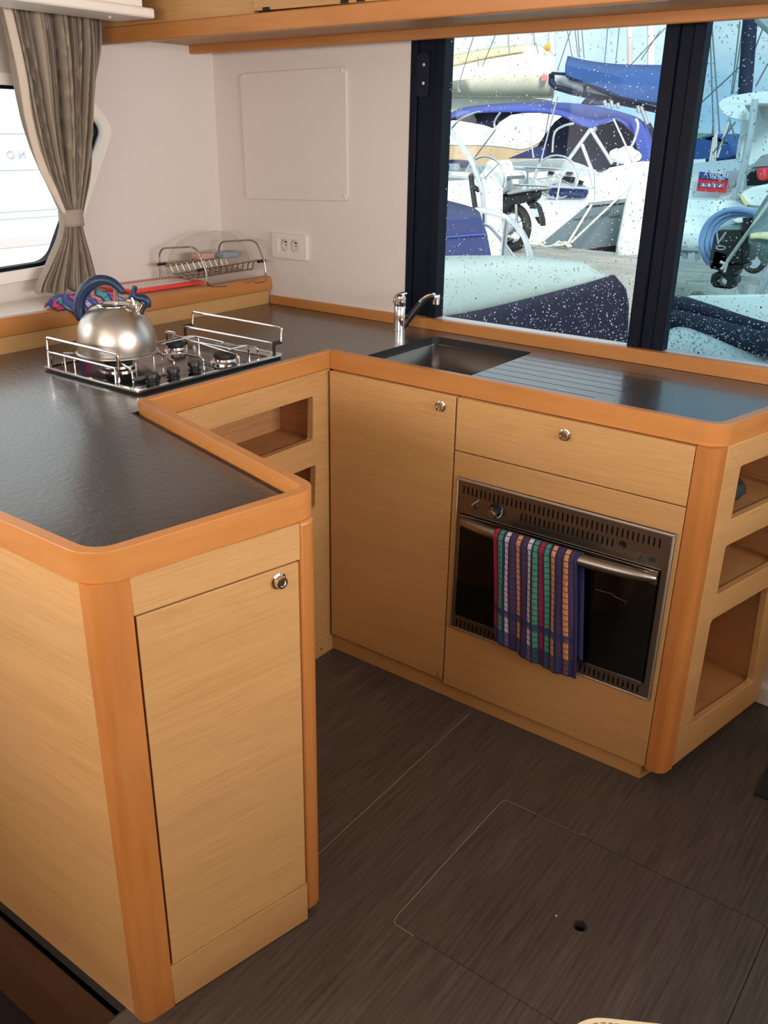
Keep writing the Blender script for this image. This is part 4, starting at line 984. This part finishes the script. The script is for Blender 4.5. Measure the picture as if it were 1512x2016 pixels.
# --- ropes on the dock
ml = thing('mooring_rope', 'pale mooring rope rising from a tangled coil on the dock edge', 'rope', pz(1110, 488, .1))
bm = BM(); tube(bm, [py(1120, 476, 9.3), py(1165, 403, 9.7)], .016, 6); tube(bm, [py(1124, 478, 9.3), py(1180, 425, 9.6), py(1247, 362, 9.8)], .014, 6)
tube(bm, smooth_path([py(u, v, 9.3) for u, v in ((1063, 478), (1068, 475), (1073, 478), (1068, 481), (1060, 477), (1066, 483), (1080, 485), (1095, 480))], 4), .012, 6)
pr_ = random.Random(3); tube(bm, smooth_path([py(1108+pr_.uniform(-18, 18), 480+pr_.uniform(-5, 6), 9.25+pr_.uniform(-.05, .05)) for _ in range(26)], 4), .013, 6)
obj('rope_line', bm, ropem, ml)

# --- middle row: cockpit gear of the yachts
def ringuv(cu, cv, ru, rv, Y, n=36): return [py(cu+ru*math.cos(2*PI*k/n), cv+rv*math.sin(2*PI*k/n), Y) for k in range(n)]
yd = yh
S1('deck', [(940, 372), (1000, 366), (1060, 364), (1090, 372), (1110, 372), (1130, 352), (1145, 345), (1180, 345), (1200, 330), (1262, 318), (1290, 317), (1290, 405), (1150, 408), (1000, 410), (930, 410)], 11.6, 2.2, hull_w, parent=yd, bevel=.04)
S1('coachroof', [(1040, 340), (1065, 338), (1100, 336), (1135, 345), (1150, 360), (1150, 374), (1100, 376), (1040, 376)], 11.5, 1.0, hull_w2, parent=yd, bevel=.04)
for pts in ([(1108, 347), (1131, 349), (1128, 359), (1106, 356)], [(1138, 354), (1147, 357), (1144, 364), (1136, 362)], [(1080, 337), (1090, 338), (1088, 344), (1078, 343)], [(1115, 338), (1126, 339), (1124, 344), (1113, 343)]):
    S1('cabin_window', pts, 11.46, .06, black_p, parent=yd)
bm = BM(); ccu = py(1122, 378, 11.35); tube(bm, smooth_path([py(u, 376+dv, 11.35) for u, dv in ((1084, -3), (1100, 1), (1130, 2), (1157, 2))], 4), [.03]+[.085]*11+[.03], 12); obj('rolled_cushion', bm, canvas_n, yd)
bm = BM()
wires(bm, [[(1011, 328), (1172, 336)], [(1005, 363), (1175, 371)], [(1107, 335), (1095, 399)], [(1172, 336), (1172, 402)], [(1013, 328), (1010, 345)], [(1160, 330), (1168, 365)]], 11.2, .018)
obj('railing', bm, ss, yd)
bm = BM(); wires(bm, [[(1163, 254), (1108, 330)], [(1163, 254), (1205, 322)], [(1146, 285), (1165, 335)], [(1172, 250), (1168, 262)]], 11.6, .028); obj('frame_tube', bm, ss, yd)
S1('helm_seat', [(955, 322), (965, 314), (972, 322), (975, 336), (1000, 338), (1002, 352), (990, 372), (970, 395), (935, 385), (935, 350), (950, 338)], 10.9, .6, hull_w2, parent=yd, bevel=.04)
for k_, (cu_, cv_, ru_, rv_, Y_) in enumerate(((955, 350, 38, 42, 10.7), (1096, 348, 42, 42, 11.3))):
    bm = BM(); tube(bm, ringuv(cu_, cv_, ru_, rv_, Y_), .016, 6, closed=True)
    c0 = py(cu_, cv_, Y_)
    for k in range(5): tube(bm, [c0, py(cu_+ru_*math.cos(.5+k*2*PI/5), cv_+rv_*math.sin(.5+k*2*PI/5), Y_)], .008, 5)
    obj('steering_wheel', bm, ss, yd)
S1('name_board', [(998, 347), (1030, 345), (1030, 352), (1005, 353), (998, 356)], 10.85, .05, ink, parent=yd)
S1('stern_light', [(1008, 353), (1018, 353), (1018, 363), (1008, 363)], 10.8, .06, canvas_c, parent=yd, bevel=.01)

bt = yh
bm = BM()
loft(bm, [(14.2, [(878, 232), (905, 216), (960, 208), (1060, 203), (1120, 205), (1180, 212), (1240, 228), (1262, 238)]), (13.2, [(880, 233), (930, 220), (985, 215), (1060, 213), (1110, 216), (1160, 232), (1215, 232), (1262, 262)]), (12.7, [(881, 234), (930, 222), (985, 219), (1060, 219), (1105, 226), (1160, 250), (1215, 234), (1264, 280)])])
obj('bimini_top', bm, canvas_b, bt, solid=.04, smooth=60)
S1('bimini_underside', [(880, 236), (885, 229), (930, 220), (985, 218), (1060, 218), (1110, 228), (1060, 222), (1030, 222), (1000, 226), (978, 240), (968, 252), (952, 246), (915, 240), (900, 237)], 12.9, .1, canvas_d, parent=bt)
S1('sprayhood', [(1003, 312), (1030, 300), (1058, 288), (1075, 262), (1092, 240), (1108, 228), (1125, 234), (1150, 246), (1165, 252), (1190, 243), (1218, 234), (1245, 240), (1262, 275), (1272, 310), (1255, 325), (1230, 300), (1205, 300), (1198, 335), (1170, 336), (1150, 325), (1110, 312), (1070, 312)], 13.4, .8, canvas_d, parent=bt, bevel=.05)
S1('side_panel', [(1000, 312), (1030, 300), (1058, 290), (1072, 286), (1072, 312)], 12.8, .08, canvas_n, parent=bt)
S1('side_curtain', [(1240, 232), (1262, 240), (1275, 275), (1280, 320), (1258, 322), (1250, 280)], 12.6, .2, canvas_b, parent=bt, bevel=.02)
bm = BM()
tube(bm, smooth_path([py(u, v, 12.5) for u, v in ((1088, 300), (1092, 262), (1110, 248), (1130, 243))], 4), .02, 6); obj('support_tube', bm, ss, bt); bm = BM()
tube(bm, smooth_path([py(u, v, 12.4) for u, v in ((1252, 235), (1256, 250), (1245, 285), (1215, 325))], 4), .022, 6); obj('support_tube', bm, ss, bt); bm = BM()
tube(bm, smooth_path([py(u, v, 12.4) for u, v in ((985, 222), (974, 240), (975, 256))], 4), .02, 6); obj('support_tube', bm, ss, bt); bm = BM()
tube(bm, smooth_path([py(u, v, 12.4) for u, v in ((886, 256), (905, 236), (930, 224), (945, 220))], 4), .018, 6); obj('support_tube', bm, ss, bt); bm = BM()
bm.free()
for sg_ in [[(1208, 235), (1250, 325)], [(1037, 224), (1045, 262), (1050, 310)], [(975, 256), (930, 315)], [(1098, 190), (1065, 318), (1060, 345)]]:
    bm = BM(); wires(bm, [sg_], 12.3, .014); obj('support_tube', bm, ss, bt)
bm = BM()
for (u, v, r_) in ((1215, 305, .17), (1232, 303, .20), (1247, 308, .16), (1224, 312, .15), (1240, 316, .15)): ball(bm, py(u, v, 12.4), r_*.8, r_*.6, r_*.55, 14, 9)
for v_ in bm.verts: v_.co += Vector((random.uniform(-.015, .015), random.uniform(-.015, .015), random.uniform(-.015, .015)))
tag(obj('sail_bundle', bm, canvas_w), 'rumpled white sail bundle under the navy sprayhood', 'sail')
aw = thing('cream_awning', 'large cream awning sagging below the blue canopy', 'awning', py(980, 270, 14.6))
bm = BM(); loft(bm, [(19.0, [(862, 236), (900, 236), (950, 242), (985, 238), (1010, 224), (1050, 218), (1112, 226)]), (18.6, [(864, 262), (900, 256), (950, 262), (985, 258), (1020, 248), (1060, 246), (1100, 248)]), (18.2, [(872, 284), (900, 286), (950, 286), (985, 289), (1030, 294), (1062, 280), (1088, 258)])], 4)
obj('cloth', bm, canvas_w, aw, solid=.04, smooth=70)
tag(S1('waterfront_building', [(800, 270), (1110, 270), (1110, 330), (800, 345)], 30, 3, tan_w), 'tan and brown waterfront building low behind the cream awning', 'building')
dk = thing('far_deck', 'white boat deck with a bench seat far behind the steel arch', 'boat', py(880, 335, 16))
S1('deck_side', [(800, 332), (925, 330), (945, 325), (1000, 318), (1062, 312), (1110, 312), (1110, 340), (940, 400), (800, 400)], 15.5, 2, hull_g if 0 else hull_w2, parent=dk, bevel=.02)
S1('bench', [(884, 322), (900, 322), (902, 335), (886, 335)], 15.3, .4, hull_w, parent=dk)
S1('cushion', [(870, 316), (890, 314), (918, 318), (918, 330), (870, 330)], 15.4, .3, canvas_n, parent=dk)

# --- booms, sail bags and masts
sb = thing('cream_sail_bag', 'cream canvas sail bag with a red crown on a boom, upper left of the view', 'sail bag', py(980, 140, 15))
bm = BM(); loft(bm, [(15.5, [(850, 120), (900, 109), (960, 98), (1050, 89), (1070, 96), (1088, 108)]), (14.9, [(850, 135), (900, 128), (960, 116), (1050, 102), (1072, 110), (1092, 122)]), (14.7, [(850, 162), (900, 158), (960, 152), (1050, 150), (1075, 150), (1090, 152)]), (14.9, [(850, 184), (900, 185), (960, 186), (1050, 186), (1075, 186), (1091, 185)]), (15.3, [(850, 190), (900, 190), (960, 191), (1050, 190), (1075, 191), (1090, 191)])], 4)
obj('bag', bm, canvas_c, sb, solid=.05, smooth=70)
bm = BM(); loft(bm, [(15.45, [(850, 119.5), (900, 108.5), (960, 97.5), (1030, 90)]), (14.84, [(850, 138), (900, 126), (960, 112), (1030, 100)])], 4); obj('hem', bm, canvas_c2, sb, solid=.05, smooth=70)
bm = BM(); cq = [(1064, 146), (1067, 156), (1070, 146), (1073, 156), (1076, 150), (1074, 161), (1067, 161)]
cq = [(1063.5, 147), (1068, 152), (1069.5, 143), (1073, 151), (1076, 146), (1075.5, 155), (1074, 159), (1067, 159), (1065, 154)]
slab(bm, cq, 14.62, .04); obj('crown_badge', bm, mat('faded_red', srgb(236, 130, 130), .7), sb)
S1('boom_cover', [(850, 192), (1040, 192), (1068, 195), (1090, 199), (1098, 206), (1050, 206), (960, 211), (905, 219), (880, 236), (850, 245)], 15.3, .3, canvas_w, parent=sb)
bb = thing('blue_sail_cover', 'bright blue sail cover lashed along a silver boom, upper right of the left pane', 'sail cover', py(1200, 160, 12.5))
bm = BM(); loft(bm, [(13.0, [(1117, 113), (1150, 121), (1190, 127), (1230, 130), (1300, 131), (1340, 131)]), (12.5, [(1113, 130), (1150, 138), (1190, 146), (1230, 155), (1300, 165), (1340, 170)]), (12.5, [(1114, 145), (1150, 158), (1190, 172), (1230, 188), (1300, 200), (1340, 205)]), (12.8, [(1118, 152), (1150, 164), (1190, 182), (1230, 197), (1300, 209), (1340, 215)])], 4)
obj('cover', bm, canvas_s, bb, solid=.05, smooth=70)
bm = BM(); tube(bm, [py(1090, 156, 13.0), py(1110, 160, 12.9), py(1150, 175, 12.85), (py(1200, 194, 12.8)), py(1320, 215, 12.7)], [.13, .13, .12, .05, .05], 14); obj('boom', bm, mastm, bb)
bm = BM(); wires(bm, [[(1086, 145), (1086, 162), (1095, 172), (1130, 182), (1200, 197), (1320, 222)]], 12.7, .05); wires(bm, [[(1086, 144), (1115, 146)], [(1150, 168), (1152, 178), (1143, 186)]], 12.6, .025); obj('bolt_rope', bm, canvas_d, bb)
bm = BM(); wires(bm, [[(1190, 198), (1193, 210)], [(1203, 198), (1206, 212)], [(1216, 203), (1218, 212)], [(1256, 208), (1258, 222)], [(1262, 210), (1275, 245)]], 12.6, .03); obj('block', bm, greym, bb)
S1('small_hood', [(1142, 206), (1152, 194), (1156, 194), (1172, 206)], 14.5, .5, canvas_d, parent=yh)
bm = BM(); ball(bm, py(1078, 93, 14.8), .05, .05, .07, 12, 8); tag(obj('buoy_light', bm, orange_p), 'small orange float beside the mast above the cream sail bag', 'float')
def mast(u0, v0, u1, v1, Y, r, m, label):
    a, b = py(u0, v0, Y), py(u1, v1, Y); d = (a-b); a = b+d*1.6
    bm = BM(); tube(bm, [b, a], r, 14); tag(obj('mast', bm, m), label, 'mast')
mast(1086, 60, 1087, 110, 15.6, .075, mastm, 'silver-grey mast behind the end of the cream sail bag')
mast(1240, 45, 1240, 132, 20, .065, mast_b, 'slim beige mast above the blue sail cover, left of its pair')
mast(1281, 45, 1281, 140, 19, .075, mast_b, 'wider beige mast above the blue sail cover, next to the window post')
mast(1477, 38, 1466, 190, 10.5, .085, canvas_d, 'dark navy wrapped furled sail rising above the white hardtop')
rg = thing('rigging', 'thin wire stays and halyards against the sky beyond the left pane', 'rigging', py(1100, 100, 14))
bm = BM(); wires(bm, [[(936, 60), (905, 160)], [(1127, 50), (1097, 140)], [(1115, 50), (1127, 115)], [(1131, 50), (1138, 112)], [(1137, 50), (1141, 113)], [(1145, 50), (1150, 115)], [(1197, 50), (1190, 126)], [(1220, 45), (1212, 128)], [(1310, 55), (1240, 130)], [(1300, 60), (1262, 118)], [(1098, 140), (1060, 330)], [(975, 70), (950, 130)], [(1050, 60), (1053, 90)], [(1000, 60), (1002, 98)]], 14, .008)
obj('stay', bm, ink, rg)
bm = BM(); wires(bm, [[(905, 160), (901, 172), (906, 182)], [(1001, 84), (1003, 104)], [(941, 112), (942, 130)], [(1055, 84), (1060, 105)]], 14, .014); obj('toggle', bm, greym, rg)
rg2 = thing('rigging', 'thin wire stays crossing the blue sky beyond the right tinted pane', 'rigging', py(1420, 150, 12))
bm = BM(); wires(bm, [[(1397, 42), (1405, 265)], [(1401, 42), (1417, 262)], [(1457, 42), (1440, 185)], [(1464, 42), (1443, 185)], [(1368, 214), (1480, 110)], [(1510, 35), (1454, 180)], [(1488, 170), (1512, 125)], [(1405, 235), (1402, 265)], [(1438, 245), (1420, 290)], [(1448, 240), (1405, 300)], [(1436, 235), (1448, 275)]], 12, .010); obj('stay', bm, ink, rg2)
bm = BM(); tube(bm, [py(1492, 35, 9.5), py(1530, 70, 9.5)], .05, 8); obj('spreader', bm, greym, rg2)

# --- right pane: white motor yacht for sale
my = thing('motor_yacht', 'white motor yacht with hardtop and a red and blue for-sale sign beyond the right pane', 'boat', py(1440, 400, 11))
bm = BM(); loft(bm, [(12.5, [(1312, 340), (1360, 326), (1450, 316), (1540, 300)]), (11.2, [(1312, 352), (1360, 345), (1450, 338), (1540, 330)]), (11.15, [(1312, 392), (1360, 390), (1450, 392), (1540, 392)]), (10.9, [(1312, 397), (1360, 396), (1450, 398), (1540, 398)]), (10.85, [(1312, 424), (1360, 424), (1450, 430), (1540, 432)]), (10.6, [(1312, 430), (1360, 430), (1450, 436), (1540, 438)]), (10.55, [(1312, 456), (1360, 458), (1450, 462), (1540, 464)]), (10.3, [(1312, 462), (1360, 463), (1450, 468), (1540, 470)]), (10.25, [(1312, 494), (1360, 496), (1450, 502), (1540, 506)])], 3)
obj('hull', bm, hull_w, my, solid=.05, smooth=25)
S1('superstructure', [(1452, 330), (1456, 245), (1468, 215), (1490, 205), (1560, 200), (1560, 330)], 10.8, 1.2, hull_w2, parent=my, bevel=.04)
ht_ = BM(); P_ = [py(u, v, 10.2) for u, v in ((1418, 205), (1428, 195), (1450, 188), (1490, 182), (1560, 178), (1560, 205), (1500, 206), (1470, 208), (1478, 238), (1462, 238), (1440, 232), (1425, 222))]
plate(ht_, [[(p.x, p.z) for p in P_]], fy(10.1), 1.6); obj('hardtop', ht_, hull_w, my, bevel=.06, seg=3)
bm = BM(); tube(bm, [py(1487, 195, 9.9), py(1476, 270, 9.9), py(1452, 392, 9.9)], .042, 10); obj('hardtop_post', bm, ss, my)
bm = BM(); tube(bm, smooth_path([py(u, v, 9.9) for u, v in ((1470, 262), (1458, 272), (1453, 300), (1452, 310), (1458, 318))], 4), .018, 8); obj('handrail', bm, ss, my)
S1('side_window', [(1470, 346), (1478, 338), (1492, 334), (1560, 330), (1560, 362), (1470, 366)], 10.7, .3, black_glass, parent=my)
S1('windscreen', [(1478, 328), (1500, 306), (1560, 290), (1560, 326)], 10.6, .3, greym, parent=my)
S1('small_hatch', [(1492, 223), (1502, 223), (1501, 238), (1491, 238)], 10.75, .06, canvas_c, parent=my)
S1('fender', [(1487, 337), (1493, 330), (1507, 330), (1508, 350), (1500, 357), (1490, 352)], 10.3, .25, signred, parent=my, bevel=.05)
S1('seat', [(1446, 396), (1450, 382), (1480, 368), (1520, 360), (1560, 362), (1560, 412), (1470, 408)], 9.9, .6, hull_w2, parent=my, bevel=.05)
S1('seat_hem', [(1452, 382), (1457, 380), (1474, 402), (1468, 406)], 9.85, .05, canvas_c2, parent=my)
S1('vent', [(1432, 357), (1446, 356), (1447, 366), (1440, 371), (1432, 370)], 10.95, .1, greym, parent=my, bevel=.02)
bm = text_bm('PP', .13, ftext(py(1360, 444, 10.6), Vector((1, 0, -.02)), 10.58), .01); obj('lettering', bm, ink, my, smooth=0)
sg = S1('sale_sign', [(1377, 338), (1434, 343), (1428, 380), (1371, 376)], 10.95, .03, signred, parent=my)
S1('sign_header', [(1378, 338), (1434, 343), (1432.5, 355), (1376, 351)], 10.93, .02, signblue, parent=my)
S1('sign_number_field', [(1379, 360.5), (1424, 363.5), (1423, 369.5), (1378, 366.5)], 10.93, .02, signwhite, parent=my, bevel=.005)
dv = py(1434, 343, 10.92)-py(1377, 338, 10.92)
for (s, u, v, z, m_, yy) in (('A VENDRE', 1411, 344.6, .072, signwhite, 10.93), ('FOR SALE', 1413, 350.8, .046, signwhite, 10.93), ('05 96 74 90 07', 1401.5, 365, .058, signblue, 10.93), ('YACHTING', 1400, 375, .045, mat('pale_red_print', srgb(240, 150, 150), .6), 10.95)):
    if s == 'YACHTING': continue
    bm = text_bm(s, z, ftext(py(u, v, yy), dv, yy-.001), .008); obj('lettering', bm, m_, my, smooth=0)
S1('bollard', [(1422, 410), (1434, 410), (1433, 424), (1423, 424)], 10.1, .1, rubber, 'small black bollard on the step of the white motor yacht', 'bollard', bevel=.01)
S1('blue_boat_cover', [(1330, 285), (1348, 280), (1372, 272), (1400, 264), (1418, 263), (1440, 280), (1450, 305), (1430, 315), (1335, 322)], 18, 1.5, canvas_s, 'blue boat cover in the distance beyond the right pane', 'cover', bevel=.05)
fb = thing('far_boat', 'row of pale boats low behind the blue boat cover', 'boat', py(1400, 320, 20))
S1('hull', [(1320, 322), (1400, 312), (1460, 306), (1460, 345), (1320, 345)], 20, 2, hull_w2, parent=fb, bevel=.02)
bm = BM(); wires(bm, [[(1402, 320), (1408, 262)], [(1407, 320), (1411, 262)], [(1412, 310), (1434, 240)], [(1397, 322), (1405, 270)]], 17, .022); obj('furled_mast', bm, mast_b, fb)

# dock furniture right
cr = thing('dock_barrier', 'low grey pontoon barrier with two posts at the far dock edge', 'barrier', py(1350, 495, 10.0))
bm = BM()
for u in (1346, 1371): slab(bm, [(u-3, 485), (u+4, 485), (u+4, 512), (u-3, 512)], 9.9, .08)
wires(bm, [[(1333, 491), (1376, 493)]], 9.9, .03); obj('barrier_bar', bm, greym, cr)
hs = thing('water_hose', 'coiled light blue water hose hanging behind the black outboard motor', 'hose', py(1430, 460, 6.6))
bm = BM()
for k, (cu_, cv_, ru_, rv_) in enumerate(((1450, 478, 70, 66), (1454, 480, 64, 62), (1460, 482, 60, 60))):
    tube(bm, smooth_path([py(cu_+ru_*math.cos(a), cv_-rv_*math.sin(a), 6.55+.04*k) for a in [PI*1.22-i*PI*.95/12 for i in range(13)]], 3), .022, 8)
obj('hose_coil', bm, bluehose, hs)
om = thing('outboard_motor', 'black outboard motor clamped upright with its propeller guard over the dock', 'motor', py(1435, 500, 6.0))
def SO(n, pts, m, Y=6.0, th=.35, bv=.03): return S1(n, pts, Y, th, m, parent=om, bevel=bv)
SO('cowl', [(1405, 456), (1420, 452), (1462, 453), (1468, 470), (1468, 505), (1466, 520), (1394, 520), (1396, 502)], black_p)
SO('cowl_top', [(1408, 456), (1422, 446), (1450, 438), (1465, 440), (1470, 456)], tealt, 6.02, .33)
SO('disc', [(1440, 434), (1450, 430), (1466, 431), (1468, 438), (1452, 440)], hull_w2, 5.98, .2, .01)
SO('mid_section', [(1394, 520), (1466, 520), (1462, 530), (1446, 534), (1442, 546), (1420, 546), (1412, 532), (1396, 528)], black_p, 6.05, .25, .02)
bm = BM(); ho = [py(u, v, 6.05) for u, v in ((1400, 540), (1412, 535), (1450, 545), (1448, 560), (1438, 570), (1404, 566), (1397, 556))]; hi_ = [py(u, v, 6.05) for u, v in ((1410, 550), (1418, 547), (1429, 549), (1430, 560), (1420, 564), (1411, 560))]
plate(bm, [[(p.x, p.z) for p in ho], [(p.x, p.z) for p in hi_]], fy(6.05), .16); obj('lower_guard', bm, black_p, om, bevel=.015)
bm = BM(); tube(bm, [py(1472, 428, 6.0), py(1470, 470, 6.0), py(1468, 515, 6.0)], [.04, .035, .03], 10); obj('tiller', bm, black_p, om)
bm = text_bm('V', .16, ftext(py(1416, 470, 5.99), Vector((1, 0, -.1)), 5.995), .006); obj('emblem', bm, greym, om, smooth=0)
bm = BM(); tube(bm, ringuv(1419, 488, 9, 3.5, 5.99, 20), .006, 5, closed=True); obj('badge', bm, greym, om)
bm = BM(); tube(bm, [py(1540, 360, 5.6), py(1485, 440, 5.7), py(1432, 514, 5.8)], .014, 6)
tube(bm, smooth_path([py(u, v, 5.75) for u, v in ((1418, 515), (1428, 519), (1434, 513), (1427, 522), (1420, 530))], 3), .012, 6); tube(bm, [py(1432, 518, 5.75), py(1426, 536, 5.75)], .010, 6)
tag(obj('tie_rope', bm, ropem), 'pale rope knotted across the black outboard motor', 'rope')
bk_ = thing('bicycle', 'bicycle wheel leaning behind the outboard motor', 'bicycle', py(1485, 505, 8))
bm = BM(); tube(bm, ringuv(1484, 497, 24, 36, 8.0), .03, 8, closed=True); obj('tyre', bm, rubber, bk_)
bm = BM(); tube(bm, ringuv(1484, 497, 20, 31, 8.0), .012, 6, closed=True); tube(bm, ringuv(1525, 500, 26, 36, 8.1), .012, 6, closed=True); obj('rim', bm, ss, bk_)
td = thing('tender', 'grey inflatable tender hanging at the right edge of the window', 'boat', py(1510, 450, 5.5))
bm = BM(); loft(bm, [(6.2, [(1488, 430), (1505, 400), (1525, 375), (1560, 350)]), (5.4, [(1478, 462), (1500, 450), (1525, 440), (1560, 430)]), (5.4, [(1476, 474), (1496, 484), (1520, 495), (1560, 505)]), (5.7, [(1490, 492), (1502, 512), (1520, 530), (1560, 545)])], 4)
obj('tube', bm, tealt, td, solid=.04, smooth=70)
bm = BM(); loft(bm, [(5.36, [(1478, 462), (1500, 458), (1525, 458), (1560, 460)]), (5.34, [(1477, 470), (1498, 470), (1525, 474), (1560, 480)])], 4); obj('rubbing_strake', bm, canvas_c2, td, solid=.03)
bm = BM(); tube(bm, [py(1494, 578, 5.0), py(1520, 520, 5.0)], .03, 8); tag(obj('boat_hook', bm, ss), 'slanting metal pole at the right edge of the window', 'pole')
rs = thing('dock_rope_coil', 'weathered rope coil on the dock below the outboard motor', 'rope', pz(1372, 585, .1))
bm = BM()
for k in range(3): tube(bm, ringuv(1374, 587, 18-k*4, 15-k*3, 6.6+.02*k, 24), .018, 6, closed=True)
tube(bm, [py(1352, 580, 6.6), py(1352, 552, 6.6), py(1388, 553, 6.6)], .012, 6); obj('coil', bm, ropem, rs)
S1('mooring_cleat', [(1452, 560), (1466, 560), (1466, 583), (1458, 583), (1452, 568)], 6.4, .1, greym, 'small grey cleat on the dock at right', 'cleat')

# near right: cockpit deck, table and navy rolled cushions
S1('cockpit_table', [(1352, 584), (1420, 583), (1560, 580), (1560, 690), (1480, 650), (1400, 605)], 2.4, .05, hull_w2, 'pale wedge-shaped cockpit table top outside the right pane', 'table', bevel=.01)
def roll(pts, Y0, Y1, r, label):
    n_ = len(pts); P = smooth_path([py(u, v, Y0+(Y1-Y0)*i/(n_-1)) for i, (u, v) in enumerate(pts)], 4)
    bm = BM(); k = len(P); tube(bm, P, [r*.55]+[r*.9]+[r]*(k-2), 16); ball(bm, P[0], r*.6, r*.6, r*.75, 12, 8)
    tag(obj('rolled_cushion', bm, canvas_d, smooth=60), label, 'cushion', None)
roll([(1322, 598), (1345, 600), (1400, 618), (1470, 642), (1570, 672)], 2.3, 1.7, .036, 'upper of the two dark navy padded rolls outside the right pane')
roll([(1295, 628), (1340, 632), (1400, 648), (1470, 668), (1570, 690)], 2.1, 1.5, .043, 'lower of the two dark navy padded rolls outside the right pane')
bm = BM(); loft(bm, [(2.1, [(1280, 680), (1318, 652), (1345, 641), (1390, 652), (1470, 680), (1570, 700)]), (1.6, [(1270, 700), (1310, 672), (1345, 662), (1400, 676), (1470, 700), (1570, 720)]), (1.3, [(1260, 760), (1310, 740), (1345, 735), (1400, 745), (1470, 770), (1570, 790)])], 4)
tag(obj('cockpit_moulding', bm, hull_w2, solid=.03, smooth=60), 'white moulded cockpit coaming below the dark navy rolls', 'boat deck')

# neighbour hull seen through the porthole
nh = thing('neighbour_hull', 'bright white hull with faint lettering and a pink stripe seen through the porthole', 'boat', (-2.9, .8, 1.2))
bm = BM(); box(bm, -3.2, -2.9, -3.0, 5.0, -.5, 3.2); obj('hull', bm, hull_w, nh)
a, b = px(0, 470, -2.9), px(0, 489, -2.9)
bm = BM(); box(bm, -2.899, -2.894, -3, 5, b.z, a.z); obj('stripe', bm, mat('pink_stripe', srgb(236, 196, 194), .5), nh)
bm = BM()
for v in (262, 334, 416, 430): q = px(20, v, -2.9); box(bm, -2.899, -2.894, -3, 5, q.z-.002, q.z+.002)
obj('plank_line', bm, mat('grey_line', srgb(205, 205, 215), .5), nh)
lt_m = mat('pale_lettering', srgb(184, 184, 214), .5)
q = px(30, 305, -2.9); hgt = abs(px(30, 297, -2.9).z-px(30, 314, -2.9).z)
bm = text_bm('N O', hgt*1.4, lambda x, y, d: (-2.897+d, q.y+x*1.05, q.z+y), .003, mirror=True)
obj('lettering', bm, lt_m, nh, smooth=0)

# --- rain drops on the outer faces of both panes
def drops(n, x0, x1, y, seed, dens):
    R = random.Random(seed); bm = BM(); c = 0
    while c < n:
        x = R.uniform(x0, x1); z = R.uniform(.955, 1.75)
        if R.random() > dens(x, z): continue
        c += 1; r = R.choice((.0009, .0011, .0013, .0015, .0018, .0024)); st_ = R.choice((1, 1, 1.2, 1.6)); rot = R.uniform(-.5, .5)
        K = 7; base_ = [bm.verts.new((x+r*math.cos(2*PI*k/K)+rot*r*st_*math.sin(2*PI*k/K), y, z+r*st_*math.sin(2*PI*k/K))) for k in range(K)]
        mid = [bm.verts.new((x+.7*(v_.co.x-x), y+r*.55, z+.7*(v_.co.z-z))) for v_ in base_]; top = bm.verts.new((x, y+r*.8, z))
        for k in range(K):
            bm.faces.new((base_[k], base_[(k+1) % K], mid[(k+1) % K], mid[k])); bm.faces.new((mid[k], mid[(k+1) % K], top))
        bm.faces.new(base_)
    me = bpy.data.meshes.new('rain_drops'); bmesh.ops.recalc_face_normals(bm, faces=bm.faces); bm.to_mesh(me); bm.free(); me.materials.append(m_drop)
    for p in me.polygons: p.use_smooth = True
    o = bpy.data.objects.new('rain_drops', me); C.objects.link(o); return o
o = drops(2100, -.02, .62, .5783, 11, lambda x, z: .25+.6*max(0, (x-.1)/.5)*max(0, (1.5-z)/.5)+.25*max(0, 1-(z-.95)/.15))
tag(o, 'rain drops scattered over the left window pane', 'rain drops', kind='stuff')
o = drops(2600, .72, 1.25, .5883, 12, lambda x, z: .22+.9*max(0, (1.12-z)/.17))
tag(o, 'rain drops scattered over the right tinted window pane', 'rain drops', kind='stuff')
